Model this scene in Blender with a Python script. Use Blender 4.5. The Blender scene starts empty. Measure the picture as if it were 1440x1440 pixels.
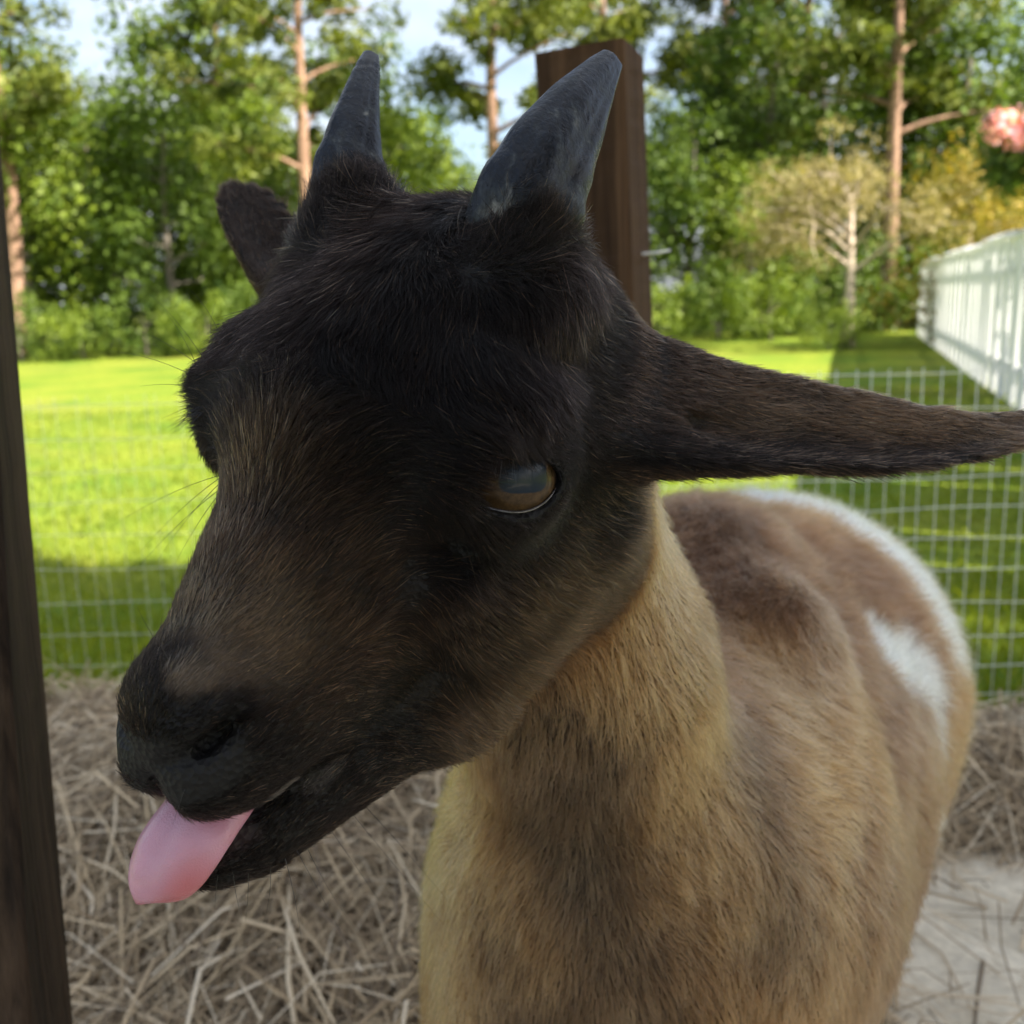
import bpy, bmesh, math, random
import numpy as np
from mathutils import Vector, Matrix, kdtree

# ------------------------------------------------------------------ camera
scene = bpy.context.scene
CAM_H = 0.75                      # height of the phone above the pen floor
PITCH = math.radians(11.9)        # looking slightly down
ROLL = math.radians(1.9)          # phone held slightly tilted
FOCAL = 1.0                       # focal length / picture width (26 mm phone lens)
CAM = np.array([0.0, 0.0, CAM_H])
_fwd = np.array([0.0, math.cos(PITCH), -math.sin(PITCH)])
_r0 = np.array([1.0, 0.0, 0.0])
_u0 = np.cross(_r0, _fwd)
RIGHT = _r0 * math.cos(ROLL) - _u0 * math.sin(ROLL)
UP = np.cross(RIGHT, _fwd)
FWD = _fwd
cam_data = bpy.data.cameras.new('camera')
cam = bpy.data.objects.new('camera', cam_data)
scene.collection.objects.link(cam)
cam.matrix_world = Matrix(((RIGHT[0], UP[0], -FWD[0], CAM[0]), (RIGHT[1], UP[1], -FWD[1], CAM[1]),
                           (RIGHT[2], UP[2], -FWD[2], CAM[2]), (0, 0, 0, 1)))
cam_data.sensor_width = 26.0
cam_data.lens = 26.0
cam_data.clip_start = 0.02
cam_data.clip_end = 3000.0
cam_data.dof.use_dof = True
cam_data.dof.focus_distance = 0.275
cam_data.dof.aperture_fstop = 12.5
scene.camera = cam

# ------------------------------------------------------------------ sky, sun, exposure
SUN_DIR = np.array([0.72, -0.42, 0.76]); SUN_DIR = SUN_DIR / np.linalg.norm(SUN_DIR)   # towards the sun
SUN_EL = math.asin(SUN_DIR[2])
world = bpy.data.worlds.new('World')
scene.world = world
world.use_nodes = True
wn = world.node_tree
wn.nodes.clear()
w_out = wn.nodes.new('ShaderNodeOutputWorld')
w_bg = wn.nodes.new('ShaderNodeBackground')
w_sky = wn.nodes.new('ShaderNodeTexSky')
w_sky.sky_type = 'NISHITA'
w_sky.sun_disc = False
w_sky.sun_elevation = SUN_EL
w_sky.sun_rotation = math.atan2(SUN_DIR[0], SUN_DIR[1])
w_sky.air_density = 1.0
w_sky.dust_density = 3.0
w_sky.ozone_density = 1.0
w_bg.inputs['Strength'].default_value = 0.078
# bright summer cloud over all of the sky
w_tc = wn.nodes.new('ShaderNodeTexCoord')
w_mp = wn.nodes.new('ShaderNodeMapping'); w_mp.inputs['Scale'].default_value = (1.0, 1.0, 2.2)
w_ns = wn.nodes.new('ShaderNodeTexNoise'); w_ns.inputs['Scale'].default_value = 2.6; w_ns.inputs['Detail'].default_value = 7; w_ns.inputs['Roughness'].default_value = .55
w_rp = wn.nodes.new('ShaderNodeValToRGB'); w_rp.color_ramp.elements[0].position = .40; w_rp.color_ramp.elements[1].position = .58
w_mx = wn.nodes.new('ShaderNodeMix'); w_mx.data_type = 'RGBA'; w_mx.inputs[7].default_value = (3.5, 3.75, 4.1, 1)
wn.links.new(w_tc.outputs['Generated'], w_mp.inputs[0]); wn.links.new(w_mp.outputs[0], w_ns.inputs['Vector'])
wn.links.new(w_ns.outputs['Fac'], w_rp.inputs[0]); wn.links.new(w_rp.outputs[0], w_mx.inputs[0])
wn.links.new(w_sky.outputs[0], w_mx.inputs[6])
wn.links.new(w_mx.outputs[2], w_bg.inputs['Color'])
wn.links.new(w_bg.outputs[0], w_out.inputs['Surface'])
sun_data = bpy.data.lights.new('sun', 'SUN')
sun_data.energy = 5.0
sun_data.angle = math.radians(0.6)
sun_data.color = (1.0, 0.93, 0.80)
sun = bpy.data.objects.new('sun', sun_data)
scene.collection.objects.link(sun)
sun.rotation_euler = Vector(SUN_DIR).to_track_quat('Z', 'Y').to_euler()
scene.view_settings.view_transform = 'Standard'
scene.view_settings.look = 'None'
scene.view_settings.gamma = 1.0
scene.view_settings.use_curve_mapping = False
scene.view_settings.exposure = 2.0
scene.view_settings.use_white_balance = True      # the phone balanced for shade
scene.view_settings.white_balance_temperature = 6550
scene.render.engine = 'CYCLES'
scene.cycles.use_denoising = True
scene.cycles.max_bounces = 8
scene.cycles.transparent_max_bounces = 8
scene.cycles.sample_clamp_indirect = 6.0
scene.cycles_curves.shape = 'RIBBONS'
scene.cycles_curves.subdivisions = 2

# ------------------------------------------------------------------ helpers
rng = np.random.default_rng(7)
random.seed(7)
COL = scene.collection


def at(px, py, depth):
    """Point of the photograph (1440 px wide) at a distance in metres along the view axis."""
    x = (px - 720.0) / 1440.0 * depth / FOCAL
    y = (py - 720.0) / 1440.0 * depth / FOCAL
    return CAM + RIGHT * x - UP * y + FWD * depth


def ray(px, py):
    d = RIGHT * ((px - 720) / 1440.0) - UP * ((py - 720) / 1440.0) + FWD
    return d / np.linalg.norm(d)


def on_plane_y(px, py, Y):
    d = ray(px, py)
    return CAM + d * ((Y - CAM[1]) / d[1])


def on_ground(px, py, z=0.0):
    d = ray(px, py)
    return CAM + d * ((z - CAM[2]) / d[2])


def tag(o, label=None, cat=None, group=None, kind=None):
    if label: o['label'] = label
    if cat: o['category'] = cat
    if group: o['group'] = group
    if kind: o['kind'] = kind
    return o


def link(name, data, parent=None, mat=None):
    o = bpy.data.objects.new(name, data)
    COL.objects.link(o)
    if parent is not None: o.parent = parent
    if mat is not None and data is not None:
        data.materials.append(mat)
    return o


def empty(name, loc=(0, 0, 0), rz=0.0):
    o = bpy.data.objects.new(name, None)
    o.empty_display_size = 0.1
    COL.objects.link(o)
    o.location = loc
    o.rotation_euler = (0, 0, rz)
    return o


def mesh_np(name, verts, faces, smooth=False):
    """verts (n,3) array, faces (m,3|4) array or list of tuples."""
    me = bpy.data.meshes.new(name)
    verts = np.asarray(verts, np.float32)
    if isinstance(faces, np.ndarray):
        k = faces.shape[1]
        me.vertices.add(len(verts)); me.vertices.foreach_set('co', verts.ravel())
        me.loops.add(faces.size); me.loops.foreach_set('vertex_index', faces.astype(np.int32).ravel())
        me.polygons.add(len(faces))
        me.polygons.foreach_set('loop_start', np.arange(0, faces.size, k, dtype=np.int32))
        me.polygons.foreach_set('loop_total', np.full(len(faces), k, np.int32))
        me.update(calc_edges=True)
        me.validate()
    else:
        me.from_pydata([tuple(v) for v in verts], [], faces)
        me.update()
    if smooth:
        me.polygons.foreach_set('use_smooth', np.ones(len(me.polygons), bool))
    return me


def tube_np(pts, radii, sides=8, cap=True):
    """Tapered tube along a polyline -> verts, quads (as list)."""
    pts = np.asarray(pts, float); n = len(pts)
    radii = np.broadcast_to(np.asarray(radii, float), (n,))
    tang = np.gradient(pts, axis=0)
    tang /= np.linalg.norm(tang, axis=1)[:, None] + 1e-12
    ref = np.array([0, 0, 1.0]) if abs(tang[0][2]) < 0.9 else np.array([1.0, 0, 0])
    a = np.cross(tang[0], ref); a /= np.linalg.norm(a)
    V = []
    for i in range(n):
        a = a - tang[i] * (a @ tang[i]); a /= np.linalg.norm(a)
        b = np.cross(tang[i], a)
        for s in range(sides):
            th = 2 * math.pi * s / sides
            V.append(pts[i] + radii[i] * (a * math.cos(th) + b * math.sin(th)))
    Fc = []
    for i in range(n - 1):
        for s in range(sides):
            s2 = (s + 1) % sides
            Fc.append((i * sides + s, i * sides + s2, (i + 1) * sides + s2, (i + 1) * sides + s))
    if cap:
        Fc.append(tuple(range(sides - 1, -1, -1)))
        Fc.append(tuple(range((n - 1) * sides, n * sides)))
    return V, Fc


class MB:
    """Collects shapes into one mesh."""
    def __init__(self): self.v = []; self.f = []
    def add(self, V, F):
        o = len(self.v)
        self.v.extend([tuple(p) for p in V])
        self.f.extend([tuple(i + o for i in q) for q in F])
    def tube(self, pts, radii, sides=8, cap=True): self.add(*tube_np(pts, radii, sides, cap))
    def box(self, x0, x1, y0, y1, z0, z1):
        V = [(x0, y0, z0), (x1, y0, z0), (x1, y1, z0), (x0, y1, z0), (x0, y0, z1), (x1, y0, z1), (x1, y1, z1), (x0, y1, z1)]
        self.add(V, [(0, 3, 2, 1), (4, 5, 6, 7), (0, 1, 5, 4), (1, 2, 6, 5), (2, 3, 7, 6), (3, 0, 4, 7)])
    def mesh(self, name, smooth=False): return mesh_np(name, np.array(self.v), self.f, smooth)
    def build(self, name, mat, parent=None, smooth=False): return link(name, self.mesh(name, smooth), parent, mat)


# ---- material helper
def new_mat(name):
    m = bpy.data.materials.new(name)
    m.use_nodes = True
    nt = m.node_tree
    b = nt.nodes['Principled BSDF']
    return m, nt, b


def ramp(nt, fac, stops):
    r = nt.nodes.new('ShaderNodeValToRGB')
    el = r.color_ramp.elements
    while len(el) < len(stops): el.new(0.5)
    for e, (p, c) in zip(el, stops):
        e.position = p
        e.color = (*c, 1) if len(c) == 3 else c
    nt.links.new(fac, r.inputs[0])
    return r.outputs[0]


def noise(nt, scale, detail=4, rough=0.55, vec=None, dist=0.0, dim='3D'):
    n = nt.nodes.new('ShaderNodeTexNoise')
    n.noise_dimensions = dim
    n.inputs['Scale'].default_value = scale
    n.inputs['Detail'].default_value = detail
    n.inputs['Roughness'].default_value = rough
    n.inputs['Distortion'].default_value = dist
    if vec is not None: nt.links.new(vec, n.inputs['Vector'])
    return n.outputs['Fac']


def coords(nt, kind='Object', scale=(1, 1, 1), rot=(0, 0, 0)):
    t = nt.nodes.new('ShaderNodeTexCoord')
    mp = nt.nodes.new('ShaderNodeMapping')
    mp.inputs['Scale'].default_value = scale
    mp.inputs['Rotation'].default_value = rot
    nt.links.new(t.outputs[kind], mp.inputs['Vector'])
    return mp.outputs[0]


def mix(nt, fac, a, b, blend='MIX'):
    m = nt.nodes.new('ShaderNodeMix')
    m.data_type = 'RGBA'; m.blend_type = blend
    for sock, val in ((m.inputs[0], fac), (m.inputs[6], a), (m.inputs[7], b)):
        if hasattr(val, 'links') or isinstance(val, bpy.types.NodeSocket): nt.links.new(val, sock)
        elif isinstance(val, (int, float)): sock.default_value = val
        else: sock.default_value = (*val, 1) if len(val) == 3 else val
    return m.outputs[2]


def bump(nt, b, height, strength=0.3, dist=0.01):
    n = nt.nodes.new('ShaderNodeBump')
    n.inputs['Strength'].default_value = strength
    n.inputs['Distance'].default_value = dist
    nt.links.new(height, n.inputs['Height'])
    nt.links.new(n.outputs[0], b.inputs['Normal'])
# ================================================================== THE SETTING
LAWN_Z = -0.30


def lawn_z(x, y):
    d = np.sqrt(np.asarray(x, float) ** 2 + np.asarray(y, float) ** 2)
    t = np.clip((np.asarray(y, float) - 1.75) / 2.2, 0, 1)
    return -0.012 + (LAWN_Z + .012) * t * t * (3 - 2 * t)


# ---- lawn, one sheet to the horizon
m_lawn, nt, b = new_mat('lawn_turf')
c1 = coords(nt, 'Object')
n1 = noise(nt, 0.9, 5, 0.6, c1, 0.3); n2 = noise(nt, 14.0, 5, 0.65, c1); n3 = noise(nt, 90.0, 3, 0.6, c1)
n4 = noise(nt, 0.32, 3, 0.6, c1, 0.5)
colr = ramp(nt, n1, [(0.30, (0.092, 0.172, 0.022)), (0.50, (0.172, 0.225, 0.026)), (0.68, (0.232, 0.252, 0.034))])
col2 = ramp(nt, n2, [(0.30, (0.60, 0.66, 0.55)), (0.65, (1.1, 1.1, 1.0))])
patch = ramp(nt, n4, [(0.52, (0, 0, 0)), (0.72, (.55, .55, .55))])
colr = mix(nt, patch, colr, (0.27, 0.235, 0.06))
nt.links.new(mix(nt, 1.0, colr, col2, 'MULTIPLY'), b.inputs['Base Color'])
b.inputs['Roughness'].default_value = 0.9
b.inputs['Specular IOR Level'].default_value = 0.1
bump(nt, b, n3, 0.8, 0.02)
xs = np.concatenate([[-1600, -500, -150, -60], np.linspace(-26, 26, 70), [60, 150, 500, 1600]])
ys = np.concatenate([[-1600, -300, -60, -12, -3, 0], np.linspace(1.2, 6, 40), np.linspace(6.4, 40, 50), [60, 150, 500, 1600]])
XX, YY = np.meshgrid(xs, ys, indexing='ij')
ZZ = lawn_z(XX, YY)
ZZ = ZZ + 0.012 * np.sin(XX * .8 + 1) * np.sin(YY * .6) * (YY > 3.6)
V = np.stack([XX, YY, ZZ], -1).reshape(-1, 3)
ny = len(ys)
ii, jj = np.meshgrid(np.arange(len(xs) - 1), np.arange(ny - 1), indexing='ij')
k0 = (ii * ny + jj).ravel()
Q = np.stack([k0, k0 + ny, k0 + ny + 1, k0 + 1], 1)
tag(link('lawn', mesh_np('lawn', V, Q, True), None, m_lawn), kind='structure')

# ---- sandy floor of the pen
m_sand, nt, b = new_mat('pen_sand')
c1 = coords(nt, 'Object')
n1 = noise(nt, 5.0, 6, 0.6, c1, 0.4); n2 = noise(nt, 60.0, 5, 0.7, c1)
colr = ramp(nt, n1, [(0.3, (0.42, 0.36, 0.26)), (0.5, (0.68, 0.61, 0.47)), (0.7, (0.78, 0.71, 0.57))])
col2 = ramp(nt, n2, [(0.3, (0.72,) * 3), (0.6, (1.0,) * 3)])
nt.links.new(mix(nt, 1.0, colr, col2, 'MULTIPLY'), b.inputs['Base Color'])
b.inputs['Roughness'].default_value = 0.95
bump(nt, b, n2, 0.6, 0.006)
xs = np.linspace(-4.0, 3.0, 120); ys = np.linspace(-4.0, 1.78, 110)
XX, YY = np.meshgrid(xs, ys, indexing='ij')
ZZ = 0.010 * np.sin(XX * 5.1 + 1.3 * np.sin(YY * 4)) * np.sin(YY * 6.3 + XX * 2) * 0.5 - 0.004
ZZ = np.where(YY > 1.74, -.03, ZZ)
V = np.stack([XX, YY, ZZ], -1).reshape(-1, 3); ny = len(ys)
ii, jj = np.meshgrid(np.arange(len(xs) - 1), np.arange(ny - 1), indexing='ij')
k0 = (ii * ny + jj).ravel()
tag(link('pen_floor', mesh_np('pen_floor', V, np.stack([k0, k0 + ny, k0 + ny + 1, k0 + 1], 1), True), None, m_sand), kind='structure')


def foliage_mat(name, c_lo, c_hi, trans=0.35, scale=1.2):
    m = bpy.data.materials.new(name); m.use_nodes = True
    nt = m.node_tree; nt.nodes.clear()
    out = nt.nodes.new('ShaderNodeOutputMaterial')
    att = nt.nodes.new('ShaderNodeAttribute'); att.attribute_name = 'rnd'
    geo = nt.nodes.new('ShaderNodeNewGeometry')
    n1 = noise(nt, scale, 3, 0.6, geo.outputs['Position'])
    m1 = nt.nodes.new('ShaderNodeMath'); m1.operation = 'MULTIPLY_ADD'; m1.inputs[1].default_value = .45
    nt.links.new(att.outputs['Fac'], m1.inputs[0])
    m2 = nt.nodes.new('ShaderNodeMath'); m2.operation = 'MULTIPLY'; m2.inputs[1].default_value = .8
    nt.links.new(n1, m2.inputs[0]); nt.links.new(m2.outputs[0], m1.inputs[2])
    c = ramp(nt, m1.outputs[0], [(0.32, c_lo), (0.85, c_hi)])
    d = nt.nodes.new('ShaderNodeBsdfPrincipled')
    d.inputs['Roughness'].default_value = 0.55
    d.inputs['Specular IOR Level'].default_value = 0.25
    nt.links.new(c, d.inputs['Base Color'])
    t = nt.nodes.new('ShaderNodeBsdfTranslucent')
    nt.links.new(mix(nt, 1.0, c, (1.25, 1.25, 0.45), 'MULTIPLY'), t.inputs['Color'])
    mx = nt.nodes.new('ShaderNodeMixShader'); mx.inputs[0].default_value = trans
    nt.links.new(d.outputs[0], mx.inputs[1]); nt.links.new(t.outputs[0], mx.inputs[2])
    nt.links.new(mx.outputs[0], out.inputs['Surface'])
    return m


M_OAK = foliage_mat('leaves_green', (0.018, 0.045, 0.009), (0.125, 0.185, 0.026))
M_BRIGHT = foliage_mat('leaves_bright', (0.036, 0.080, 0.012), (0.20, 0.26, 0.028))
M_PINE = foliage_mat('pine_needles', (0.024, 0.050, 0.012), (0.17, 0.195, 0.026), 0.3)
M_TAN = foliage_mat('dry_twigs', (0.11, 0.10, 0.035), (0.36, 0.30, 0.13), 0.3)
M_ORANGE = foliage_mat('leaves_orange_green', (0.075, 0.11, 0.012), (0.34, 0.235, 0.035), 0.35, 2.2)
M_PINK = foliage_mat('pink_blossom', (0.72, 0.30, 0.42), (0.92, 0.58, 0.68), 0.4)


def bark_mat(name, a, c, sc=6):
    m, nt, b = new_mat(name)
    v = coords(nt, 'Object', (sc, sc, sc * .25))
    n1 = noise(nt, 2.0, 6, 0.65, v, 0.5)
    nt.links.new(ramp(nt, n1, [(0.3, a), (0.7, c)]), b.inputs['Base Color'])
    b.inputs['Roughness'].default_value = 0.95
    bump(nt, b, n1, 0.8, 0.03)
    return m


M_BARKP = bark_mat('pine_bark', (0.10, 0.055, 0.035), (0.36, 0.22, 0.15))
M_BARKO = bark_mat('grey_bark', (0.06, 0.05, 0.042), (0.22, 0.19, 0.155))
M_BARKT = bark_mat('pale_bark', (0.30, 0.23, 0.17), (0.62, 0.52, 0.42))


def leaf_cloud(name, centres, radii, per, size, g, flat=1.0, droop=0.0, aspect=0.55):
    """leaf-sized quads spread through clumps; rnd holds one random value for each leaf"""
    centres = np.asarray(centres); n = len(centres) * per
    c = np.repeat(centres, per, 0); r = np.repeat(np.asarray(radii), per)
    d = g.normal(size=(n, 3)); d /= np.linalg.norm(d, axis=1)[:, None]
    rad = r * g.random(n) ** 0.45
    p = c + d * rad[:, None] * np.array([1, 1, flat])
    nrm = d * .7 + g.normal(size=(n, 3)) * .8 + np.array([0, 0, .5]); nrm /= np.linalg.norm(nrm, axis=1)[:, None]
    a = np.cross(nrm, g.normal(size=(n, 3))); a /= np.linalg.norm(a, axis=1)[:, None]
    b_ = np.cross(nrm, a)
    s = size * g.uniform(.6, 1.35, n)
    a = a * s[:, None]; b_ = b_ * (s * aspect)[:, None]
    V = np.stack([p - a, p - a * .1 + b_, p + a, p - a * .1 - b_], 1).reshape(-1, 3)
    Q = np.arange(n * 4).reshape(-1, 4)
    me = mesh_np(name, V, Q)
    at_ = me.attributes.new('rnd', 'FLOAT', 'POINT')
    at_.data.foreach_set('value', np.repeat(np.clip(g.random(n) * .7 + .3 * np.repeat(g.random(len(centres)), per), 0, 1), 4).astype(np.float32))
    return me


def limbs(mb, base, top, r0, n, spread, g, lo=0.45, up=0.5, curve=.2):
    """trunk with side limbs; returns the limb ends"""
    base = np.asarray(base, float); top = np.asarray(top, float)
    k = np.linspace(0, 1, 9)
    wig = g.normal(size=(2,)) * .04 * np.linalg.norm(top - base)
    tr = np.array([base + (top - base) * s + np.array([wig[0], wig[1], 0]) * math.sin(s * 3.0) * .6 for s in k])
    mb.tube(tr, r0 * (1 - .75 * k) + r0 * .35 * np.exp(-k * 14), 9)
    ends = []
    for i in range(n):
        s = lo + (1 - lo) * (i + g.random()) / n
        p = np.array([np.interp(s, k, tr[:, q]) for q in range(3)])
        a = g.uniform(0, 2 * math.pi)
        L = spread * (1.1 - .55 * (s - lo) / (1 - lo)) * g.uniform(.65, 1.1)
        d = np.array([math.cos(a), math.sin(a), up * g.uniform(.4, 1.3)])
        e = p + d * L
        mid = (p + e) / 2 + np.array([0, 0, -curve * L * .5])
        q = np.array([p, (p + mid) / 2 + [0, 0, .02 * L], mid, (mid + e) / 2, e])
        mb.tube(q, r0 * (1 - .7 * s) * .5 * np.array([1, .8, .6, .42, .2]), 5, False)
        ends.append((q[2], q[4]))
    return tr, ends


def make_tree(name, H, kind, mats, seed, spread=None, lo=.14):
    """a tree at the origin: Empty > trunk, crown. Kinds: oak, pine, bush, tan, myrtle"""
    g = np.random.default_rng(seed)
    root = empty(name)
    mb = MB(); C = []; R = []
    if kind == 'pine':
        tr, ends = limbs(mb, (0, 0, 0), (g.normal() * .3, g.normal() * .3, H), .018 * H, 20, spread or H * .20, g, .38, .35, -.1)
        for m_, e in ends:
            for q, w in ((m_, .6), (e, .85), (e * .6 + m_ * .4, .7)):
                for _ in range(2):
                    C.append(q + g.normal(size=3) * H * .030); R.append(H * .056 * w * g.uniform(.8, 1.3))
        for s in (.9, .97, 1.0):
            C.append(tr[-1] * s + g.normal(size=3) * .15); R.append(H * .05)
        me = leaf_cloud(name + '_crown', C, R, 70, H * .013, g, .7, aspect=.30)
    elif kind == 'bush':
        tr, ends = limbs(mb, (0, 0, 0), (0, 0, H * .6), .03, 6, H * .4, g, .15, .9)
        for i in range(26):
            a = g.uniform(0, 6.28); rr = math.sqrt(g.random()) * H * .62; z = g.random()
            C.append(np.array([rr * math.cos(a), rr * math.sin(a), H * (.12 + .78 * z) * (1 - .35 * (rr / (H * .62)) ** 2)])); R.append(H * .20 * g.uniform(.7, 1.2))
        me = leaf_cloud(name + '_crown', C, R, 90, .055, g)
    elif kind == 'tan':
        tr, ends = limbs(mb, (0, 0, 0), (.15, .1, H * .60), .026 * H, 15, H * .46, g, .48, .40, -.35)
        for m_, e in ends:
            for j in range(8):
                q = m_ + (e - m_) * g.uniform(.1, 1.25) + g.normal(size=3) * H * .06
                C.append(q); R.append(H * .10 * g.uniform(.6, 1.2))
                if j < 4: mb.tube([m_, (m_ + q) / 2 + g.normal(size=3) * .05, q], [.020, .012, .004], 4, False)
        me = leaf_cloud(name + '_crown', C, R, 75, .046, g, .6, aspect=.34)
    else:
        sp = spread or H * .30
        tr, ends = limbs(mb, (0, 0, 0), (g.normal() * .2, g.normal() * .2, H * .86), .022 * H, 15, sp, g, lo, .5)
        for m_, e in ends:
            C.append(e); R.append(sp * .42 * g.uniform(.7, 1.2))
            for _ in range(3):
                q = m_ + (e - m_) * g.uniform(.2, 1.15) + g.normal(size=3) * sp * .22
                C.append(q); R.append(sp * .30 * g.uniform(.7, 1.25))
        for _ in range(26):
            a = g.uniform(0, 6.28); z = g.uniform(lo * .6, .98)
            rr = sp * (1 - .75 * abs(z - .5)) * math.sqrt(g.random())
            C.append(np.array([rr * math.cos(a), rr * math.sin(a), H * z])); R.append(sp * .36 * g.uniform(.7, 1.2))
        ok = [i for i in range(len(C)) if C[i][2] > H * lo * .8 + (.18 * H if lo > .3 else 0)]
        C = [C[i] for i in ok]; R = [R[i] for i in ok]
        me = leaf_cloud(name + '_crown', C, R, 95, H * .0145, g)
    mb.build('trunk', mats[1], root, True)
    link('crown', me, root, mats[0])
    return root


def copy_tree(o):
    c = o.copy(); COL.objects.link(c)
    for ch in o.children:
        d = ch.copy(); COL.objects.link(d); d.parent = c
    return c


def plant(root, px, dist, rz, sc=1.0, z=None, sz=None):
    """stand a tree on the lawn, in the direction of a pixel column, at a distance"""
    d = ray(px, 430)
    t = dist / d[1]
    x, y = CAM[0] + d[0] * t, dist
    root.location = (x, y, (lawn_z(x, y) if z is None else z) - .03)
    root.rotation_euler = (0, 0, rz)
    root.scale = (sc, sc, sc if sz is None else sz)
    return root


GT = np.random.default_rng(21)
oakA = make_tree('leafy_tree', 8.0, 'oak', (M_OAK, M_BARKO), 1)
oakB = make_tree('leafy_tree', 8.0, 'oak', (M_BRIGHT, M_BARKO), 2, 2.9)
oakC = make_tree('leafy_tree', 7.0, 'oak', (M_OAK, M_BARKO), 3, 2.6)
pineA = make_tree('pine_tree', 12.0, 'pine', (M_PINE, M_BARKP), 4)
pineB = make_tree('pine_tree', 12.0, 'pine', (M_PINE, M_BARKP), 5, 2.9)
bushA = make_tree('bush', 1.8, 'bush', (M_BRIGHT, M_BARKO), 6)
bushB = make_tree('bush', 1.8, 'bush', (M_OAK, M_BARKO), 7)
used = set()


def put(proto, px, dist, sc, label, cat, group=None, rz=None, sz=None):
    if proto.name in used: o = copy_tree(proto)
    else: o = proto; used.add(proto.name)
    if group is None and 'group' in o: del o['group']
    tag(o, label, cat, group)
    return plant(o, px, dist, GT.uniform(0, 6.28) if rz is None else rz, sc, None, sz)


G1 = 'leafy trees beyond the lawn'
L_DARK = 'dense dark green leafy tree in the woods beyond the lawn'
L_LIGHT = 'bright yellow-green leafy tree in the woods beyond the lawn'
for px, dist, sc, pr, lab in ((60, 25, .80, oakB, 'bright yellow-green leafy tree beside the chipped dark post'), (175, 28, .98, oakC, 'tall dark leafy tree standing under open sky beyond the lawn'),
        (250, 24.5, .72, oakA, 'small dark leafy tree growing at the front of the woods by the lawn'), (330, 30, .86, oakB, None), (420, 26, .62, oakA, 'low dark leafy tree under the pine with the reddish trunk'),
        (560, 30, .80, oakB, 'bright leafy tree seen in the gap between the two horns'), (650, 33, .72, oakC, None), (740, 29, .62, oakB, None), (960, 25, .74, oakC, 'dark leafy tree beside the brown square post'),
        (1080, 26, .92, oakA, 'large dark leafy tree next to the pale half bare tree'), (1040, 23.5, .5, oakB, 'small bright leafy tree at the lawn edge next to the pale half bare tree'),
        (1340, 25, .88, oakA, 'dark leafy tree towering behind the orange leaved tree'), (1290, 28, 1.1, oakC, 'very tall dark leafy tree behind the end of the white fence'), (1445, 27, .60, oakA, None),
        (-60, 27, 1.0, oakA, None), (1180, 31, 1.25, oakC, 'very tall dark leafy tree right behind the pale half bare tree'), (870, 31, .7, oakA, None), (1500, 25, .8, oakB, None), (480, 35, .85, oakC, None), (95, 34, .95, oakA, None), (300, 33, 1.22, oakA, None), (15, 30, 1.18, oakC, None), (540, 37, 1.18, oakA, None)):
    if lab: put(pr, px, dist, sc, lab, 'tree')
    else: put(pr, px, dist, sc, L_LIGHT if pr is oakB else L_DARK, 'tree', G1 + (', bright' if pr is oakB else ', dark'))
G2 = 'tall pines beyond the lawn'
L_P = 'tall pine with bare reddish trunk and high loose crown in the woods'
for px, dist, sc, pr, lab in ((14, 23.9, .86, pineA, 'tall pine rising above the top of the chipped dark post'), (440, 23.8, .86, pineB, 'tall pine with thick reddish trunk behind the thinner horn'),
        (722, 25.5, .92, pineA, 'tall pine with bare trunk standing alone between the horns and the brown post'), (862, 36, 1.25, pineB, 'tall far pine rising right behind the top of the brown square post'),
        (1250, 23.6, .88, pineA, 'tall pine rising above the pale half bare tree'), (345, 34, 1.0, pineA, None), (1120, 34, 1.2, pineB, None), (1010, 33, .95, pineA, None), (-90, 31, 1.0, pineB, None)):
    if lab: put(pr, px, dist, sc, lab, 'tree')
    else: put(pr, px, dist, sc, L_P, 'tree', G2)
G3 = 'bushes along the edge of the woods'
for px, dist, sc, pr, lab in ((20, 22.6, .9, bushB, 'low dark bush at the lawn edge beside the chipped dark post'), (110, 22.4, .75, bushA, None), (200, 22.8, .95, bushB, None), (290, 22.3, .8, bushA, None), (370, 23, 1.0, bushB, None),
        (940, 21.6, .8, bushA, 'low bright bush at the lawn edge beside the brown square post'), (1010, 22, 1.0, bushB, None), (1085, 21, .85, bushA, None), (1150, 22.5, 1.1, bushB, None), (1240, 23, 1.25, bushB, 'low dark bush at the far end of the white fence'),
        (1300, 24, 1.3, bushA, 'low bright bush behind the end of the white fence'), (1385, 24, 1.3, bushB, None)):
    if lab: put(pr, px, dist, sc, lab, 'bush')
    else: put(pr, px, dist, sc, 'low bright green bush at the edge of the woods' if pr is bushA else 'low dark green bush at the edge of the woods', 'bush', G3 + (', bright' if pr is bushA else ', dark'))
b1 = copy_tree(bushA); tag(b1, 'rounded light green bush at the foot of the pale trunk', 'bush')
if 'group' in b1: del b1['group']
plant(b1, 1168, 17.0, .5, .48)
tanT = make_tree('dry_tree', 4.3, 'tan', (M_TAN, M_BARKT), 8)
tag(tanT, 'pale half bare tree with spreading tan twigs by white fence', 'tree'); plant(tanT, 1193, 17.6, 0.8)
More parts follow.
